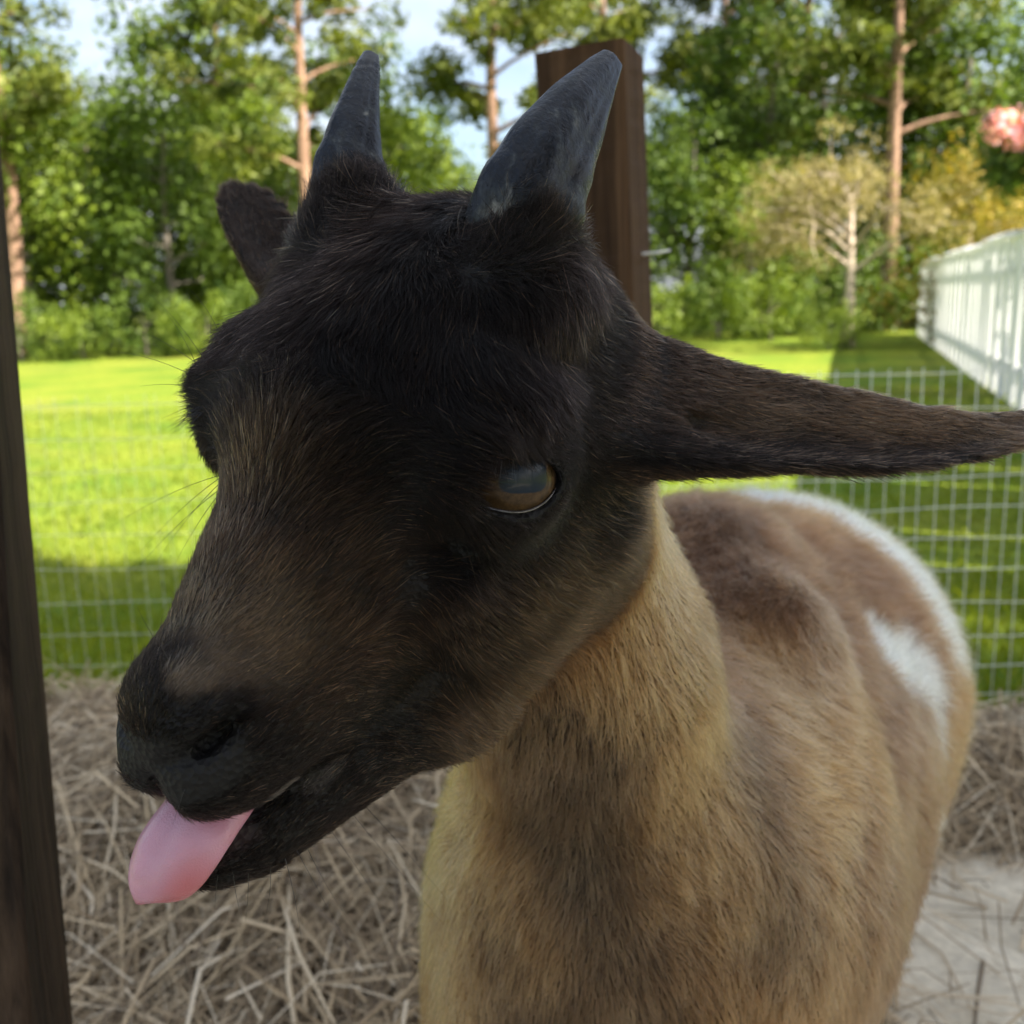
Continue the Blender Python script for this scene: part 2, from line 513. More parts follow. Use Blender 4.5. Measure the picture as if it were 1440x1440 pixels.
# crepe myrtles by the white fence
myA = make_tree('crepe_myrtle', 3.4, 'oak', (M_ORANGE, M_BARKT), 9, 1.5)
tag(myA, 'orange and green leaved shrubby tree behind white fence', 'tree'); plant(myA, 1375, 17.5, 0.3, 0.92)
myB = make_tree('crepe_myrtle', 3.6, 'oak', (M_OAK, M_BARKT), 10, 1.0, .58)
tag(myB, 'green crepe myrtle with pink blossom reaching over white fence', 'tree'); plant(myB, 1505, 9.0, 0.6, .82)
gm = np.random.default_rng(4)
bl = [at(1408, 172, 8.1), at(1422, 180, 8.2), at(1400, 178, 8.1), at(1440, 168, 8.2), at(1430, 190, 8.2), at(1470, 150, 8.4), at(1490, 230, 8.5)]
mei = myB.matrix_basis.inverted()
bl = [np.array(mei @ Vector(p)) for p in bl]
for q in bl: link('blossom', leaf_cloud('blossom', [q], [.15], 130, .042, gm), myB, M_PINK)
lf = [at(1400, 215, 8.6), at(1425, 235, 8.6), at(1440, 205, 8.7), at(1405, 245, 8.7), at(1432, 120, 8.9), at(1445, 90, 8.9)]
lf = [np.array(mei @ Vector(p)) for p in lf]
for q in lf: link('leaf_spray', leaf_cloud('leaf_spray', [q], [.22], 90, .05, gm), myB, M_OAK)

# broad trees beside the pen that keep sun off it (crowns above the frame; the second is added)
M_SHADE = foliage_mat('leaves_thick', (0.030, 0.045, 0.018), (0.09, 0.115, 0.045), 0.08)


def shade_tree(target, label, seed):
    g = np.random.default_rng(seed)
    shade = empty('shade_tree')
    tag(shade, label, 'tree')
    SC = np.asarray(target) + SUN_DIR * 8.4
    mb = MB()
    tx, ty = SC[0] + 1.0, SC[1] - .3
    mb.tube([(tx, ty, LAWN_Z - .1), (tx - .05, ty, 1.0), (tx - .1, ty + .05, 2.6), (tx - .5, ty + .2, SC[2] + .4)], [.32, .24, .20, .10], 12)
    C = []; R = []
    for i in range(9):
        a = i * .7 + g.random() * .4
        e = SC + np.array([math.cos(a) * 2.4, math.sin(a) * 2.6, g.uniform(-.6, .9)])
        mb.tube([(tx - .1, ty + .05, 2.4 + .15 * i), (np.array([tx, ty, 3.2]) + e) / 2 + [0, 0, .3], e], [.12, .07, .02], 6)
    for i in range(150):
        d = g.normal(size=3); d /= np.linalg.norm(d)
        q = SC + d * np.array([2.7, 3.0, 1.9]) * g.random() ** .4
        C.append(q); R.append(.75 * g.uniform(.7, 1.15))
    mb.build('trunk', M_BARKO, shade, True)
    link('crown', leaf_cloud('crown', C, R, 120, .13, g), shade, M_SHADE)


shade_tree((0.1, .55, .4), 'broad dense shade tree standing beside the wire fence', 12)
shade_tree((-1.6, -4.6, 0), 'broad dense tree added out of view to shade the sandy end of the pen', 13)  # unseen tree, added to cut light bouncing off the ground behind the camera

# ---- grass blades in the near lawn
g = np.random.default_rng(31)
NB = 60000
yy = 1.72 + (g.random(NB) ** 1.7) * 9.0
xx = (g.random(NB) - .5) * (yy * 1.25 + .6)
zz = lawn_z(xx, yy)
hh = g.uniform(.015, .036, NB) * (1 + .05 * yy); ww = .0016 * (1 + .35 * yy)
an = g.uniform(0, 2 * math.pi, NB)
wx, wy = np.cos(an) * ww, np.sin(an) * ww
lx, ly = g.normal(size=NB) * hh * .5, g.normal(size=NB) * hh * .5
V = np.stack([np.stack([xx - wx, yy - wy, zz - .004], 1), np.stack([xx + wx, yy + wy, zz - .004], 1),
              np.stack([xx + wx * .5 + lx * .45, yy + wy * .5 + ly * .45, zz + hh * .6], 1), np.stack([xx + lx, yy + ly, zz + hh], 1)], 1).reshape(-1, 3)
me = mesh_np('grass', V, np.arange(NB * 4).reshape(-1, 4))
a_ = me.attributes.new('rnd', 'FLOAT', 'POINT'); a_.data.foreach_set('value', np.repeat(g.random(NB), 4).astype(np.float32))
M_GRASS = foliage_mat('grass_blades', (0.085, 0.16, 0.013), (0.245, 0.28, 0.023), .45, 1.1)
tag(link('grass', me, None, M_GRASS), 'short green mown grass of the lawn', 'grass', kind='stuff')

# ---- white picket fence
m_white, nt, b = new_mat('white_vinyl')
c1 = coords(nt, 'Object')
n1 = noise(nt, 3.0, 5, 0.6, c1)
nt.links.new(ramp(nt, n1, [(0.3, (0.78, 0.79, 0.79)), (0.6, (0.87, 0.87, 0.87))]), b.inputs['Base Color'])
b.inputs['Roughness'].default_value = 0.45
A0 = np.array([8.5, 21.4]); A1 = np.array([2.25, 2.6])
fd = (A1 - A0); FL = np.linalg.norm(fd); fd /= FL
fn_ = np.array([fd[1], -fd[0]])          # across the fence
wf = empty('white_picket_fence', (A0[0], A0[1], LAWN_Z), math.atan2(fd[1], fd[0]))
tag(wf, 'tall white picket fence with close-set dog-eared boards running along the lawn', 'fence')
FH = 1.36; PW, PGAP = .270, .030
mb = MB()
w2 = PW / 2; dn = .036
Vp = [(-w2, 0, -.02), (w2, 0, -.02), (w2, 0, 1), (w2 - .03, 0, 1.03), (-w2 + .03, 0, 1.03), (-w2, 0, 1)]
Vp = [(x, -dn / 2, z) for x, _, z in Vp] + [(x, dn / 2, z) for x, _, z in Vp]
Fp = [(0, 1, 2, 3, 4, 5), (11, 10, 9, 8, 7, 6)] + [(i, i + 6, (i + 1) % 6 + 6, (i + 1) % 6) for i in range(6)]
pk_me = mesh_np('picket', np.array(Vp), Fp)
pk_me.materials.append(m_white)
g = np.random.default_rng(9)
n = int(FL / (PW + PGAP))
PAN = 6
post_me = MB(); post_me.box(-.055, .055, -.055, .055, -.1, 1.02); post_me.box(-.068, .068, -.068, .068, 1.02, 1.05); post_me = post_me.mesh('fence_post'); post_me.materials.append(m_white)
for i in range(n):
    o = bpy.data.objects.new('picket', pk_me); COL.objects.link(o); o.parent = wf
    pan = i // PAN
    hp = FH + .016 * math.sin(pan * 2.3) + .003 * g.normal()
    x = (i + .5) * (PW + PGAP)
    gz = float(lawn_z(A0[0] + fd[0] * x, A0[1] + fd[1] * x)) - LAWN_Z
    o.location = (x, .100 * (i % 2) + .002 * g.normal(), gz); o.scale = (1, 1, hp); o.rotation_euler = (0, .004 * g.normal(), 0)
for i in range(0, n + 1, PAN):
    x = i * (PW + PGAP)
    gz = float(lawn_z(A0[0] + fd[0] * x, A0[1] + fd[1] * x)) - LAWN_Z
    o = bpy.data.objects.new('fence_post', post_me); COL.objects.link(o); o.parent = wf
    o.location = (x, .180, gz); o.scale = (1, 1, FH)
for k, i in enumerate(range(0, n, PAN)):
    pan = i // PAN
    x0, x1 = i * (PW + PGAP) + .004, min(i + PAN, n) * (PW + PGAP) - .004
    zc0, zc1 = [float(lawn_z(A0[0] + fd[0] * q, A0[1] + fd[1] * q)) - LAWN_Z + (FH + .016 * math.sin(pan * 2.3)) * 1.03 + .012 for q in (x0, x1)]
    mb = MB()
    sec = [(-.035, 0), (-.035, .010), (.05, .060), (.135, .010), (.135, 0)]
    mb.add([(x0, a, zc0 + b_) for a, b_ in sec] + [(x1, a, zc1 + b_) for a, b_ in sec],
           [(q, (q + 1) % 5, (q + 1) % 5 + 5, q + 5) for q in range(5)] + [(4, 3, 2, 1, 0), (5, 6, 7, 8, 9)])
    mb.build('cap_rail', m_white, wf)
    for zr in (.25, 1.08):
        x0, x1 = i * (PW + PGAP) + .058, min(i + PAN, n) * (PW + PGAP) - .058
        gz = float(lawn_z(A0[0] + fd[0] * x0, A0[1] + fd[1] * x0)) - LAWN_Z
        mb = MB(); mb.box(x0, x1, .026, .074, zr + gz, zr + .09 + gz); mb.build('rail', m_white, wf)

# ---- welded wire fence
m_wire, nt, b = new_mat('galvanised_wire')
b.inputs['Base Color'].default_value = (0.78, 0.79, 0.78, 1); b.inputs['Metallic'].default_value = 0.2; b.inputs['Roughness'].default_value = 0.5
WY = 1.64
FX0, FX1, FT = -1.25, 1.45, .605
mf = empty('wire_fence', (0, WY, 0))
tag(mf, 'low welded wire mesh fence with oblong openings behind the goat', 'fence')
SP, SH_ = .0278, .0545
nv = int((FX1 - FX0) / SP)
V, F = tube_np([(0, 0, -.01), (0, 0, FT / 3), (0, 0, FT * .7), (0, 0, FT + .012)], .0007, 5)
vm = mesh_np('upright_wire', V, F, True); vm.materials.append(m_wire)
g = np.random.default_rng(2)
for i in range(nv + 1):
    o = bpy.data.objects.new('upright_wire', vm); COL.objects.link(o); o.parent = mf
    o.location = (FX0 + i * SP, .006 * math.sin(i * .21), 0); q = .42 if FX0 + i * SP < 0 else 1.0; o.scale = (q, q, 1); o.rotation_euler = (.004 * g.normal(), .006 * g.normal(), 0)
nh = int(FT / SH_)
for j in range(nh + 1):
    z = FT - j * SH_
    xs_ = np.linspace(FX0, FX1, 40)
    pts = [(x, .006 * math.sin((x - FX0) / SP * .21) - .0021, z + .004 * math.sin(x * 3.1 + j) + .0015 * math.sin(x * 17 + 2 * j)) for x in xs_]
    V, F = tube_np(pts, np.where(xs_ < 0, .0004, .0008), 5)
    link('line_wire', mesh_np('line_wire', V, F, True), mf, m_wire)

# ---- wooden posts
def wood_mat(name, lo, hi, sc):
    m, nt, b = new_mat(name)
    c1 = coords(nt, 'Object', (sc, sc, sc * .035))
    n1 = noise(nt, 1.0, 7, 0.65, c1, 0.8)
    c2 = coords(nt, 'Object', (sc * 4, sc * 4, sc * .10))
    n2 = noise(nt, 1.0, 4, 0.7, c2, 0.2)
    colr = ramp(nt, n1, [(0.30, lo), (0.55, tuple((a + 2 * c) / 3 for a, c in zip(lo, hi))), (0.75, hi)])
    dk = ramp(nt, n2, [(0.30, (0.35, 0.33, 0.32)), (0.55, (1, 1, 1))])
    nt.links.new(mix(nt, 1.0, colr, dk, 'MULTIPLY'), b.inputs['Base Color'])
    b.inputs['Roughness'].default_value = 0.9
    b.inputs['Specular IOR Level'].default_value = 0.15
    ad = nt.nodes.new('ShaderNodeMath'); ad.operation = 'ADD'
    nt.links.new(n1, ad.inputs[0]); nt.links.new(n2, ad.inputs[1])
    bump(nt, b, ad.outputs[0], 0.55, 0.004)
    return m


M_WOOD = wood_mat('treated_wood', (0.024, 0.013, 0.007), (0.115, 0.064, 0.034), 26)
M_WOOD2 = wood_mat('weathered_dark_wood', (0.010, 0.007, 0.0055), (0.065, 0.042, 0.027), 30)


def timber(name, corners_top, corners_bot, mat, chips=0.0, seed=0, ease=.004):
    """square timber between four top and four bottom corners, edges eased and slightly ragged"""
    g = np.random.default_rng(seed)
    T_, B_ = np.asarray(corners_top), np.asarray(corners_bot)
    nseg = 120
    V = []; sides = 0
    walk = np.zeros((4, nseg + 1))
    for c in range(4):
        v = 0.0
        for i in range(nseg + 1):
            if g.random() < .12: v = g.random() ** 2 * chips
            walk[c, i] = v
    for i in range(nseg + 1):
        s = i / nseg
        Q4 = B_ + (T_ - B_) * s
        cen = Q4.mean(0)
        ring = []
        for c in range(4):
            p = Q4[c]; a = Q4[(c - 1) % 4] - p; b_ = Q4[(c + 1) % 4] - p
            a /= np.linalg.norm(a); b_ /= np.linalg.norm(b_)
            e = ease + walk[c, i]
            ring += [p + a * e, p + (a + b_) * e * .35, p + b_ * e]
            ring.append((p + Q4[(c + 1) % 4]) / 2 + (cen - (p + Q4[(c + 1) % 4]) / 2) / np.linalg.norm(cen - (p + Q4[(c + 1) % 4]) / 2) * .0006 * g.normal())
        sides = len(ring); V += ring
    F = [(i * sides + k, i * sides + (k + 1) % sides, (i + 1) * sides + (k + 1) % sides, (i + 1) * sides + k) for i in range(nseg) for k in range(sides)]
    F += [tuple(range(sides - 1, -1, -1)), tuple(range(nseg * sides, (nseg + 1) * sides))]
    return link(name, mesh_np(name, np.array(V), F), None, mat)


def post_from(px_top, px_low, depth_top, zt, dx_r, dz_r, dx_l, dz_l, name, mat, zb=-.05, **kw):
    """near corner through two pixels; the two visible faces run along the given lens offsets (metres, right and away)"""
    pass


# back post: near corner at pixel x 875, left and right faces receding
DB = .856
tc = at(876, 52, DB); tl_ = at(749, 72, DB * 1.057); tr_ = at(905, 82, DB * 1.089)
ln = np.array([.030, .0, -1.0]) * 1.05
e1 = tl_ - tc; e1[2] = 0; e2 = tr_ - tc; e2[2] = 0
e1 = e1 / np.linalg.norm(e1) * .089; e2 = e2 / np.linalg.norm(e2) * .086
top4 = np.array([tc, tc + e2, tc + e2 + e1, tc + e1])
bp = timber('wooden_post', top4, top4 + ln * (top4[0][2] + .05) / 1.05, M_WOOD, .0012, 3)
tag(bp, 'brown square wooden post with flat sawn top standing behind the horns', 'post')
mb = MB()
s0 = at(903, 357, DB * 1.085); mb.tube([s0, at(925, 355, DB * 1.08), at(943, 352, DB * 1.08)], [.0014, .0014, .0011], 6)
stp = mb.build('staple', m_wire, bp); stp.parent = bp
# left post, close to the lens: near corner and far corner of its right face
c1a, c1b = at(-33, 100, .420), at(43, 1440, .420)
c2a = at(-8, 100, .507); c2b = at(104, 1440, .507)
def ext(a, b_, z):
    return a + (b_ - a) * ((z - a[2]) / (b_[2] - a[2]))
n_t, n_b = ext(c1a, c1b, 1.35), ext(c1a, c1b, -.05)
f_t, f_b = ext(c2a, c2b, 1.35), ext(c2a, c2b, -.05)
dl = np.cross(f_b - n_b, [0, 0, 1.0]); dl = dl / np.linalg.norm(dl) * -.089
if dl[0] > 0: dl = -dl
lp = timber('wooden_post', [n_t, f_t, f_t + dl, n_t + dl], [n_b, f_b, f_b + dl, n_b + dl], M_WOOD2, .0022, 8, .003)
tag(lp, 'dark weathered wooden post with chipped edge in front of the lawn', 'post')

# ---- hay
def hay_h(x, y):
    x = np.asarray(x, float); y = np.asarray(y, float)
    m = np.clip((y - .62) / .55, 0, 1) * np.clip((1.60 - y) / .18, 0, 1)
    m = m * m * (3 - 2 * m)
    ht = .150 - .07 * np.clip((x + .1) / .6, 0, 1)
    w = np.clip((x - .22) / .14, 0, 1)
    m = m * (1 - w * np.clip((1.36 - y) / .12, 0, 1))
    bumps = 1 + .22 * np.sin(x * 7 + 1) * np.sin(y * 9) + .12 * np.sin(x * 17 + y * 13)
    return m * ht * bumps - .012


m_hay0, nt, b = new_mat('hay_litter')
c1 = coords(nt, 'Object')
n1 = noise(nt, 30, 5, 0.7, c1, 1.0)
nt.links.new(ramp(nt, n1, [(0.3, (0.06, 0.048, 0.034)), (0.7, (0.26, 0.205, 0.14))]), b.inputs['Base Color'])
b.inputs['Roughness'].default_value = 0.95
bump(nt, b, n1, 1.0, 0.02)
xs = np.linspace(-1.5, 1.5, 110); ys = np.linspace(.55, 1.63, 60)
XX, YY = np.meshgrid(xs, ys, indexing='ij'); ZZ = hay_h(XX, YY)
ny = len(ys); ii, jj = np.meshgrid(np.arange(len(xs) - 1), np.arange(ny - 1), indexing='ij'); k0 = (ii * ny + jj).ravel()
hayb = link('hay', mesh_np('hay', np.stack([XX, YY, ZZ], -1).reshape(-1, 3), np.stack([k0, k0 + ny, k0 + ny + 1, k0 + 1], 1), True), None, m_hay0)
tag(hayb, 'heap of loose dry hay lying along the wire fence', 'hay', kind='stuff')
g = np.random.default_rng(77)
NS = 42000
x = g.uniform(-1.2, 1.2, NS); y = .66 + g.random(NS) * .95
keep = (hay_h(x, y) > -.004) | (g.random(NS) < .05)
x, y = x[keep], y[keep]; NS = len(x)
z = hay_h(x, y) + g.random(NS) * .030 + .002
z = np.maximum(z, .004)
L = g.uniform(.04, .22, NS); wd = .0005 + .0019 * g.random(NS) ** 3
an = g.uniform(0, 2 * math.pi, NS); tilt = g.normal(size=NS) * .28
d = np.stack([np.cos(an) * np.cos(tilt), np.sin(an) * np.cos(tilt), np.sin(tilt)], 1)
gx = (hay_h(x + .02, y) - hay_h(x - .02, y)) / .04; gy = (hay_h(x, y + .02) - hay_h(x, y - .02)) / .04
d[:, 2] += np.clip(d[:, 0] * gx + d[:, 1] * gy, -1, 1)
sd = np.cross(d, np.array([0, 0, 1.0])); sd /= np.linalg.norm(sd, axis=1)[:, None] + 1e-9
upv = np.cross(sd, d); upv /= np.linalg.norm(upv, axis=1)[:, None] + 1e-9
P0 = np.stack([x, y, z], 1)
cv = (g.normal(size=(NS, 1)) * sd + np.abs(g.normal(size=(NS, 1))) * upv) * L[:, None] * .20
Vs = []
for s in (-.5, 0, .5):
    p = P0 + d * (L * s)[:, None] + cv * (.25 - s * s) * 2
    p[:, 2] = np.maximum(p[:, 2], .003)
    wq = wd[:, None] * (1.0 if s < .4 else .6)
    Vs += [p - sd * wq, p + upv * wq * 1.1, p + sd * wq]
V = np.stack(Vs, 1).reshape(-1, 3)
o_ = (np.arange(NS) * 9)[:, None]
Q = np.concatenate([o_ + np.array([[a, a + 1, a + 4, a + 3]]) for a in (0, 1, 3, 4)])
me = mesh_np('straw', V, Q)
a_ = me.attributes.new('rnd', 'FLOAT', 'POINT'); a_.data.foreach_set('value', np.repeat(g.random(NS), 9).astype(np.float32))
m_straw, nt, b = new_mat('straw')
att = nt.nodes.new('ShaderNodeAttribute'); att.attribute_name = 'rnd'
nt.links.new(ramp(nt, att.outputs['Fac'], [(0.0, (0.13, 0.090, 0.052)), (0.45, (0.36, 0.265, 0.155)), (0.8, (0.56, 0.435, 0.27)), (1.0, (0.74, 0.64, 0.48))]), b.inputs['Base Color'])
b.inputs['Roughness'].default_value = 0.6
st = link('straw', me, hayb, m_straw); st['kind'] = 'stuff'
# straw bits and dark crumbs strewn over the sand
mb = MB()
for i in range(120):
    px_, py_ = g.uniform(.25, 1.1), g.uniform(.45, 1.35)
    a = g.uniform(0, 6.28); l = g.uniform(.01, .05)
    mb.tube([(px_, py_, .006), (px_ + math.cos(a) * l, py_ + math.sin(a) * l, .007 + g.random() * .004)], [.0012, .0008], 4)
tag(mb.build('straw_litter', m_straw, None), 'scattered bits of straw on the pale sand', 'straw', kind='stuff')
# a green weed sprouting over the hay by the fence
wd_ = empty('weed', tuple(on_plane_y(1402, 1075, 1.50)))
wz = wd_.location.copy()
tag(wd_, 'small green weed with arching blades sprouting beside the hay', 'weed')
for i, (dx, hgt, ln_) in enumerate(((-.05, .05, .10), (.06, .055, .11), (.02, .07, .07), (-.03, .03, .09), (.08, .035, .10), (.04, .045, .12))):
    mb = MB()
    t = np.linspace(0, 1, 9)
    c = np.stack([dx * t * 1.3, .01 * np.sin(i + t * 3), hgt * np.sin(t * 2.4)], 1)
    w = .003 * (1 - t ** 2) + .0004
    Vb = np.concatenate([c - np.stack([w * .2, w, 0 * w], 1), c + np.stack([0 * w, 0 * w, w * .5], 1), c + np.stack([w * .2, w, 0 * w], 1)])
    Fb = [(j, j + 1, j + 10, j + 9) for j in range(8)] + [(j + 9, j + 10, j + 19, j + 18) for j in range(8)]
    mb.add(Vb, Fb); mb.build('blade', M_GRASS, wd_)
N_HEADFUR, N_BODYFUR = 330000, 480000
# ================================================================== THE GOAT
# head frame: f forward to the nose, r to the goat's left, u up (centimetres), placed in the world
_B = np.array([[-0.48729, 0.83511, -0.25522], [0.71417, 0.21294, -0.66679], [-0.5025, -0.5072, -0.70018]])
_T = np.array([-0.03880, -0.02836, 0.29194])
_C2W = np.stack([RIGHT, -UP, FWD], 1)                 # lens space (right, down, away) -> world
HR = _C2W @ _B                                        # columns: f, r, u in the world
HO = CAM + _C2W @ _T
HF, HL, HU = HR[:, 0], HR[:, 1], HR[:, 2]


def hw(f, r, u):
    return HO + HR @ (np.array([f, r, u], float) / 100.0)


def to_head(P):
    return (P - HO) @ HR * 100.0


# ---- signed distance shapes, all in metres in the world
def sd_ell(P, c, rad, R=None):
    q = P - c
    if R is not None: q = q @ R
    rad = np.asarray(rad, np.float32)
    k0 = np.sqrt(((q / rad) ** 2).sum(-1))
    k1 = np.sqrt(((q / rad ** 2) ** 2).sum(-1)) + 1e-9
    return k0 * (k0 - 1.0) / k1


def sd_cone(P, a, b, r1, r2, sc=None, R=None):
    """capsule with changing radius; sc squashes across (needs R)"""
    if sc is not None:
        a = (a @ R) / sc; b = (b @ R) / sc; P = (P @ R) / sc
    ba = b - a
    q = P - a
    h = np.clip((q @ ba) / (ba @ ba), 0, 1)
    d = np.linalg.norm(q - h[..., None] * ba, axis=-1) - (r1 + (r2 - r1) * h)
    return d * (min(sc) if sc is not None else 1.0)


PRIMS = []      # (lo, hi, function, op, k)


def P_ell(c, rad, R=None, op='+', k=0.012):
    c = np.asarray(c, float); m = max(rad) + k + 0.01
    PRIMS.append((c - m, c + m, lambda P: sd_ell(P, c, rad, R), op, k))


def P_cone(a, b, r1, r2, op='+', k=0.012, sc=None, R=None):
    a = np.asarray(a, float); b = np.asarray(b, float)
    s = max(sc) if sc is not None else 1.0
    m = max(r1, r2) * s + k + 0.012
    PRIMS.append((np.minimum(a, b) - m, np.maximum(a, b) + m, lambda P: sd_cone(P, a, b, r1, r2, sc, R), op, k))


def H_ell(f, r, u, rad, op='+', k=0.9, both=True, rot=None):
    """ellipsoid in head centimetres, mirrored when r != 0; rot turns about the r axis (degrees, nose up)"""
    for s in ((1, -1) if (r != 0 and both) else (1,)):
        R = HR
        if rot is not None:
            a = math.radians(rot[0]); b = math.radians(rot[1]) * s
            Ry = np.array([[math.cos(a), 0, -math.sin(a)], [0, 1, 0], [math.sin(a), 0, math.cos(a)]])
            Rz = np.array([[math.cos(b), -math.sin(b), 0], [math.sin(b), math.cos(b), 0], [0, 0, 1]])
            R = HR @ Rz @ Ry
        P_ell(hw(f, r * s, u), np.array(rad) / 100, R, op, k / 100)


def H_cone(a, b, r1, r2, op='+', k=0.9, sc=None, both=True):
    for s in ((1, -1) if (both and (a[1] != 0 or b[1] != 0)) else (1,)):
        P_cone(hw(a[0], a[1] * s, a[2]), hw(b[0], b[1] * s, b[2]), r1 / 100, r2 / 100, op, k / 100,
               np.array(sc) if sc is not None else None, HR if sc is not None else None)


# --- skull and muzzle
H_ell(-3.2, 0, -0.5, (4.9, 5.0, 3.9), k=0.5)                       # brain case
H_ell(-0.4, 0, 0.75, (4.4, 4.3, 2.8), k=1.5)                       # forehead
H_ell(0.2, 4.1, 0.2, (2.6, 1.5, 1.9), k=1.5)                      # brow over the eye
H_cone((0.5, 0, -0.8), (8.9, 0, -1.75), 3.55, 1.72, k=1.5, sc=(1, 0.96, 0.95))   # nasal bridge
H_ell(9.3, 0, -1.5, (1.5, 1.9, 1.15), k=0.9)                      # nose pad
H_ell(9.7, 0.85, -2.6, (1.75, 1.15, 1.22), k=0.8)                   # upper lips
H_ell(6.9, 1.3, -3.1, (3.5, 1.35, 1.7), k=1.2)                     # side of muzzle
H_cone((-2.2, 2.8, -6.4), (4.0, 1.8, -7.8), 2.6, 2.0, k=1.4)      # jaw
H_cone((4.0, 1.5, -7.7), (10.3, 0.75, -5.7), 1.8, 1.2, k=1.0)      # chin bone
H_ell(11.0, 0, -5.35, (1.5, 1.45, 1.05), k=0.7)                     # chin
H_ell(-0.4, 3.4, -3.9, (4.6, 2.0, 4.2), k=1.5)                    # cheek
H_ell(4.2, 0, -3.6, (4.5, 2.6, 3.0), k=1.2)                       # middle of the face
H_cone((-4.0, 0, -1.8), (-2.6, 0, -4.4), 4.2, 3.6, k=2.0)         # throat
# horn bosses
H_cone((-3.8, 2.7, 1.6), (-4.95, 2.97, 2.82), 1.95, 1.42, k=1.1)
H_ell(-4.1, 3.3, 1.75, (1.7, 1.5, 1.6), k=1.0)
# --- eye: lids as a bulge, the opening cut below
EYE_C = (0.50, 4.40, -0.86); EYE_R = 1.46
H_ell(*EYE_C, (2.0, 1.68, 1.72), k=0.8)
H_cone((-1.2, 5.0, 0.45), (1.3, 4.6, 1.3), 0.38, 0.34, k=0.8)       # upper lid fold
H_cone((3.0, 4.0, -1.2), (5.2, 2.9, -1.0), 0.35, 0.3, op='-', k=0.9)   # tear groove
# mouth and nostrils
H_cone((12.8, 0, -3.8), (11.3, 0, -4.0), 0.75, 0.26, op='-', k=0.25, sc=(1, 2.4, 1))
LIP = [at(350, 1136, .2646), at(400, 1112, .2688), at(440, 1094, .2728), at(470, 1074, .2762)]
for (a_, b_), (q1, q2) in zip(zip(LIP, LIP[1:]), ((.13, .20), (.20, .20), (.20, .10))):
    H_cone(tuple(to_head(a_)), tuple(to_head(b_)), q1, q2, op='-', k=0.35)
NOS = [at(228, 1073, .2440), at(262, 1067, .2417), at(290, 1052, .2415), at(314, 1030, .2424), at(334, 1002, .2440)]
NOS = [tuple(to_head(p)) for p in NOS]
for (a_, b_), (q1, q2) in zip(zip(NOS, NOS[1:]), ((.09, .17), (.17, .24), (.24, .22), (.22, .08))):
    H_cone(a_, b_, q1, q2, op='-', k=0.28)
H_cone(tuple(to_head(at(288, 1048, .2460))), tuple(to_head(at(316, 1022, .2470))), .26, .24, op='-', k=0.2)
H_cone((11.2, 0, -2.1), (11.2, 0, -3.4), 0.12, 0.1, op='-', k=0.35)    # cleft of the lip

# --- ears: bent leaves along a centre line
def P_ear(pts, hw_, th_, wdir, cup, k=0.012):
    """pts: centre line (n,3); hw_: half widths; th_: half thickness; wdir: direction of the width"""
    pts = np.asarray(pts, float); hw_ = np.asarray(hw_, float); th_ = np.asarray(th_, float)
    t0 = np.linspace(0, 1, len(pts)); t1 = np.linspace(0, 1, 36)
    A_ = np.concatenate([pts, hw_[:, None], th_[:, None]], 1)
    A_ = np.stack([np.interp(t1, t0, A_[:, i]) for i in range(5)], 1)
    for _ in range(10): A_[1:-1] = (A_[:-2] + A_[2:] + 2 * A_[1:-1]) / 4
    pts, hw_, th_ = A_[:, :3], A_[:, 3], A_[:, 4]
    m = max(hw_) + 0.02

    def fn(P):
        best = None
        for i in range(len(pts) - 1):
            a, b = pts[i], pts[i + 1]
            ba = b - a
            q = P - a
            h = np.clip((q @ ba) / (ba @ ba), 0, 1)
            q = q - h[..., None] * ba
            t = ba / np.linalg.norm(ba)
            w = wdir - t * (wdir @ t); w /= np.linalg.norm(w)
            n = np.cross(t, w)
            W = hw_[i] + (hw_[i + 1] - hw_[i]) * h
            T = th_[i] + (th_[i + 1] - th_[i]) * h
            qw, qn, qt = q @ w, q @ n, q @ t
            qn = qn + cup * (qw * qw) / (W + 1e-4)
            rho = np.sqrt((qw / W) ** 2 + (qn / T) ** 2 + (qt / (T * 1.5)) ** 2)
            d = (rho - 1.0) * T
            best = d if best is None else np.minimum(best, d)
        return best
    PRIMS.append((pts.min(0) - m, pts.max(0) + m, fn, '+', k))


EARL = [at(845, 580, .318), at(900, 588, .315), at(960, 597, .312), at(1040, 606, .31), at(1130, 611, .309), at(1220, 620, .31),
        at(1310, 624, .313), at(1390, 617, .318), at(1460, 600, .325), at(1515, 578, .333)]
P_ear(EARL, [.026, .0262, .0236, .0202, .0184, .0160, .0122, .0085, .0052, .0018],
      [.017, .014, .0090, .0055, .0042, .0036, .0032, .0028, .0024, .0016], UP * 0.8 + FWD * 0.62, -0.35, k=0.014)
_ew = UP * .8 + FWD * .62; _ew = _ew / np.linalg.norm(_ew); _en = UP * .61 - FWD * .79
_he = [p - _ew * o_ + _en * m_ for p, o_, m_ in zip(EARL[2:8], (.0055, .0048, .0044, .0036, .0028, .0018), (.0072, .0058, .0052, .0048, .0046, .0042))]
_n0 = len(PRIMS)
P_ear(_he, [.0026, .0056, .0056, .0048, .0034, .0014], [.0022, .0030, .0030, .0027, .0024, .0016], _ew, 0.0, k=0.004)
_q = PRIMS.pop(); HOLLOW = (_q[0], _q[1], _q[2], '-', _q[4])
EARR = [at(460, 470, .385), at(424, 420, .40), at(390, 372, .41), at(362, 326, .418), at(350, 298, .424), at(346, 274, .43)]
P_ear(EARR, [.018, .018, .0172, .0158, .0135, .0092], [.014, .010, .006, .0052, .0046, .0034], RIGHT * 0.9 + FWD * 0.35, 0.4, k=0.014)

N_HEAD = len(PRIMS)
PRIMS.append(HOLLOW)
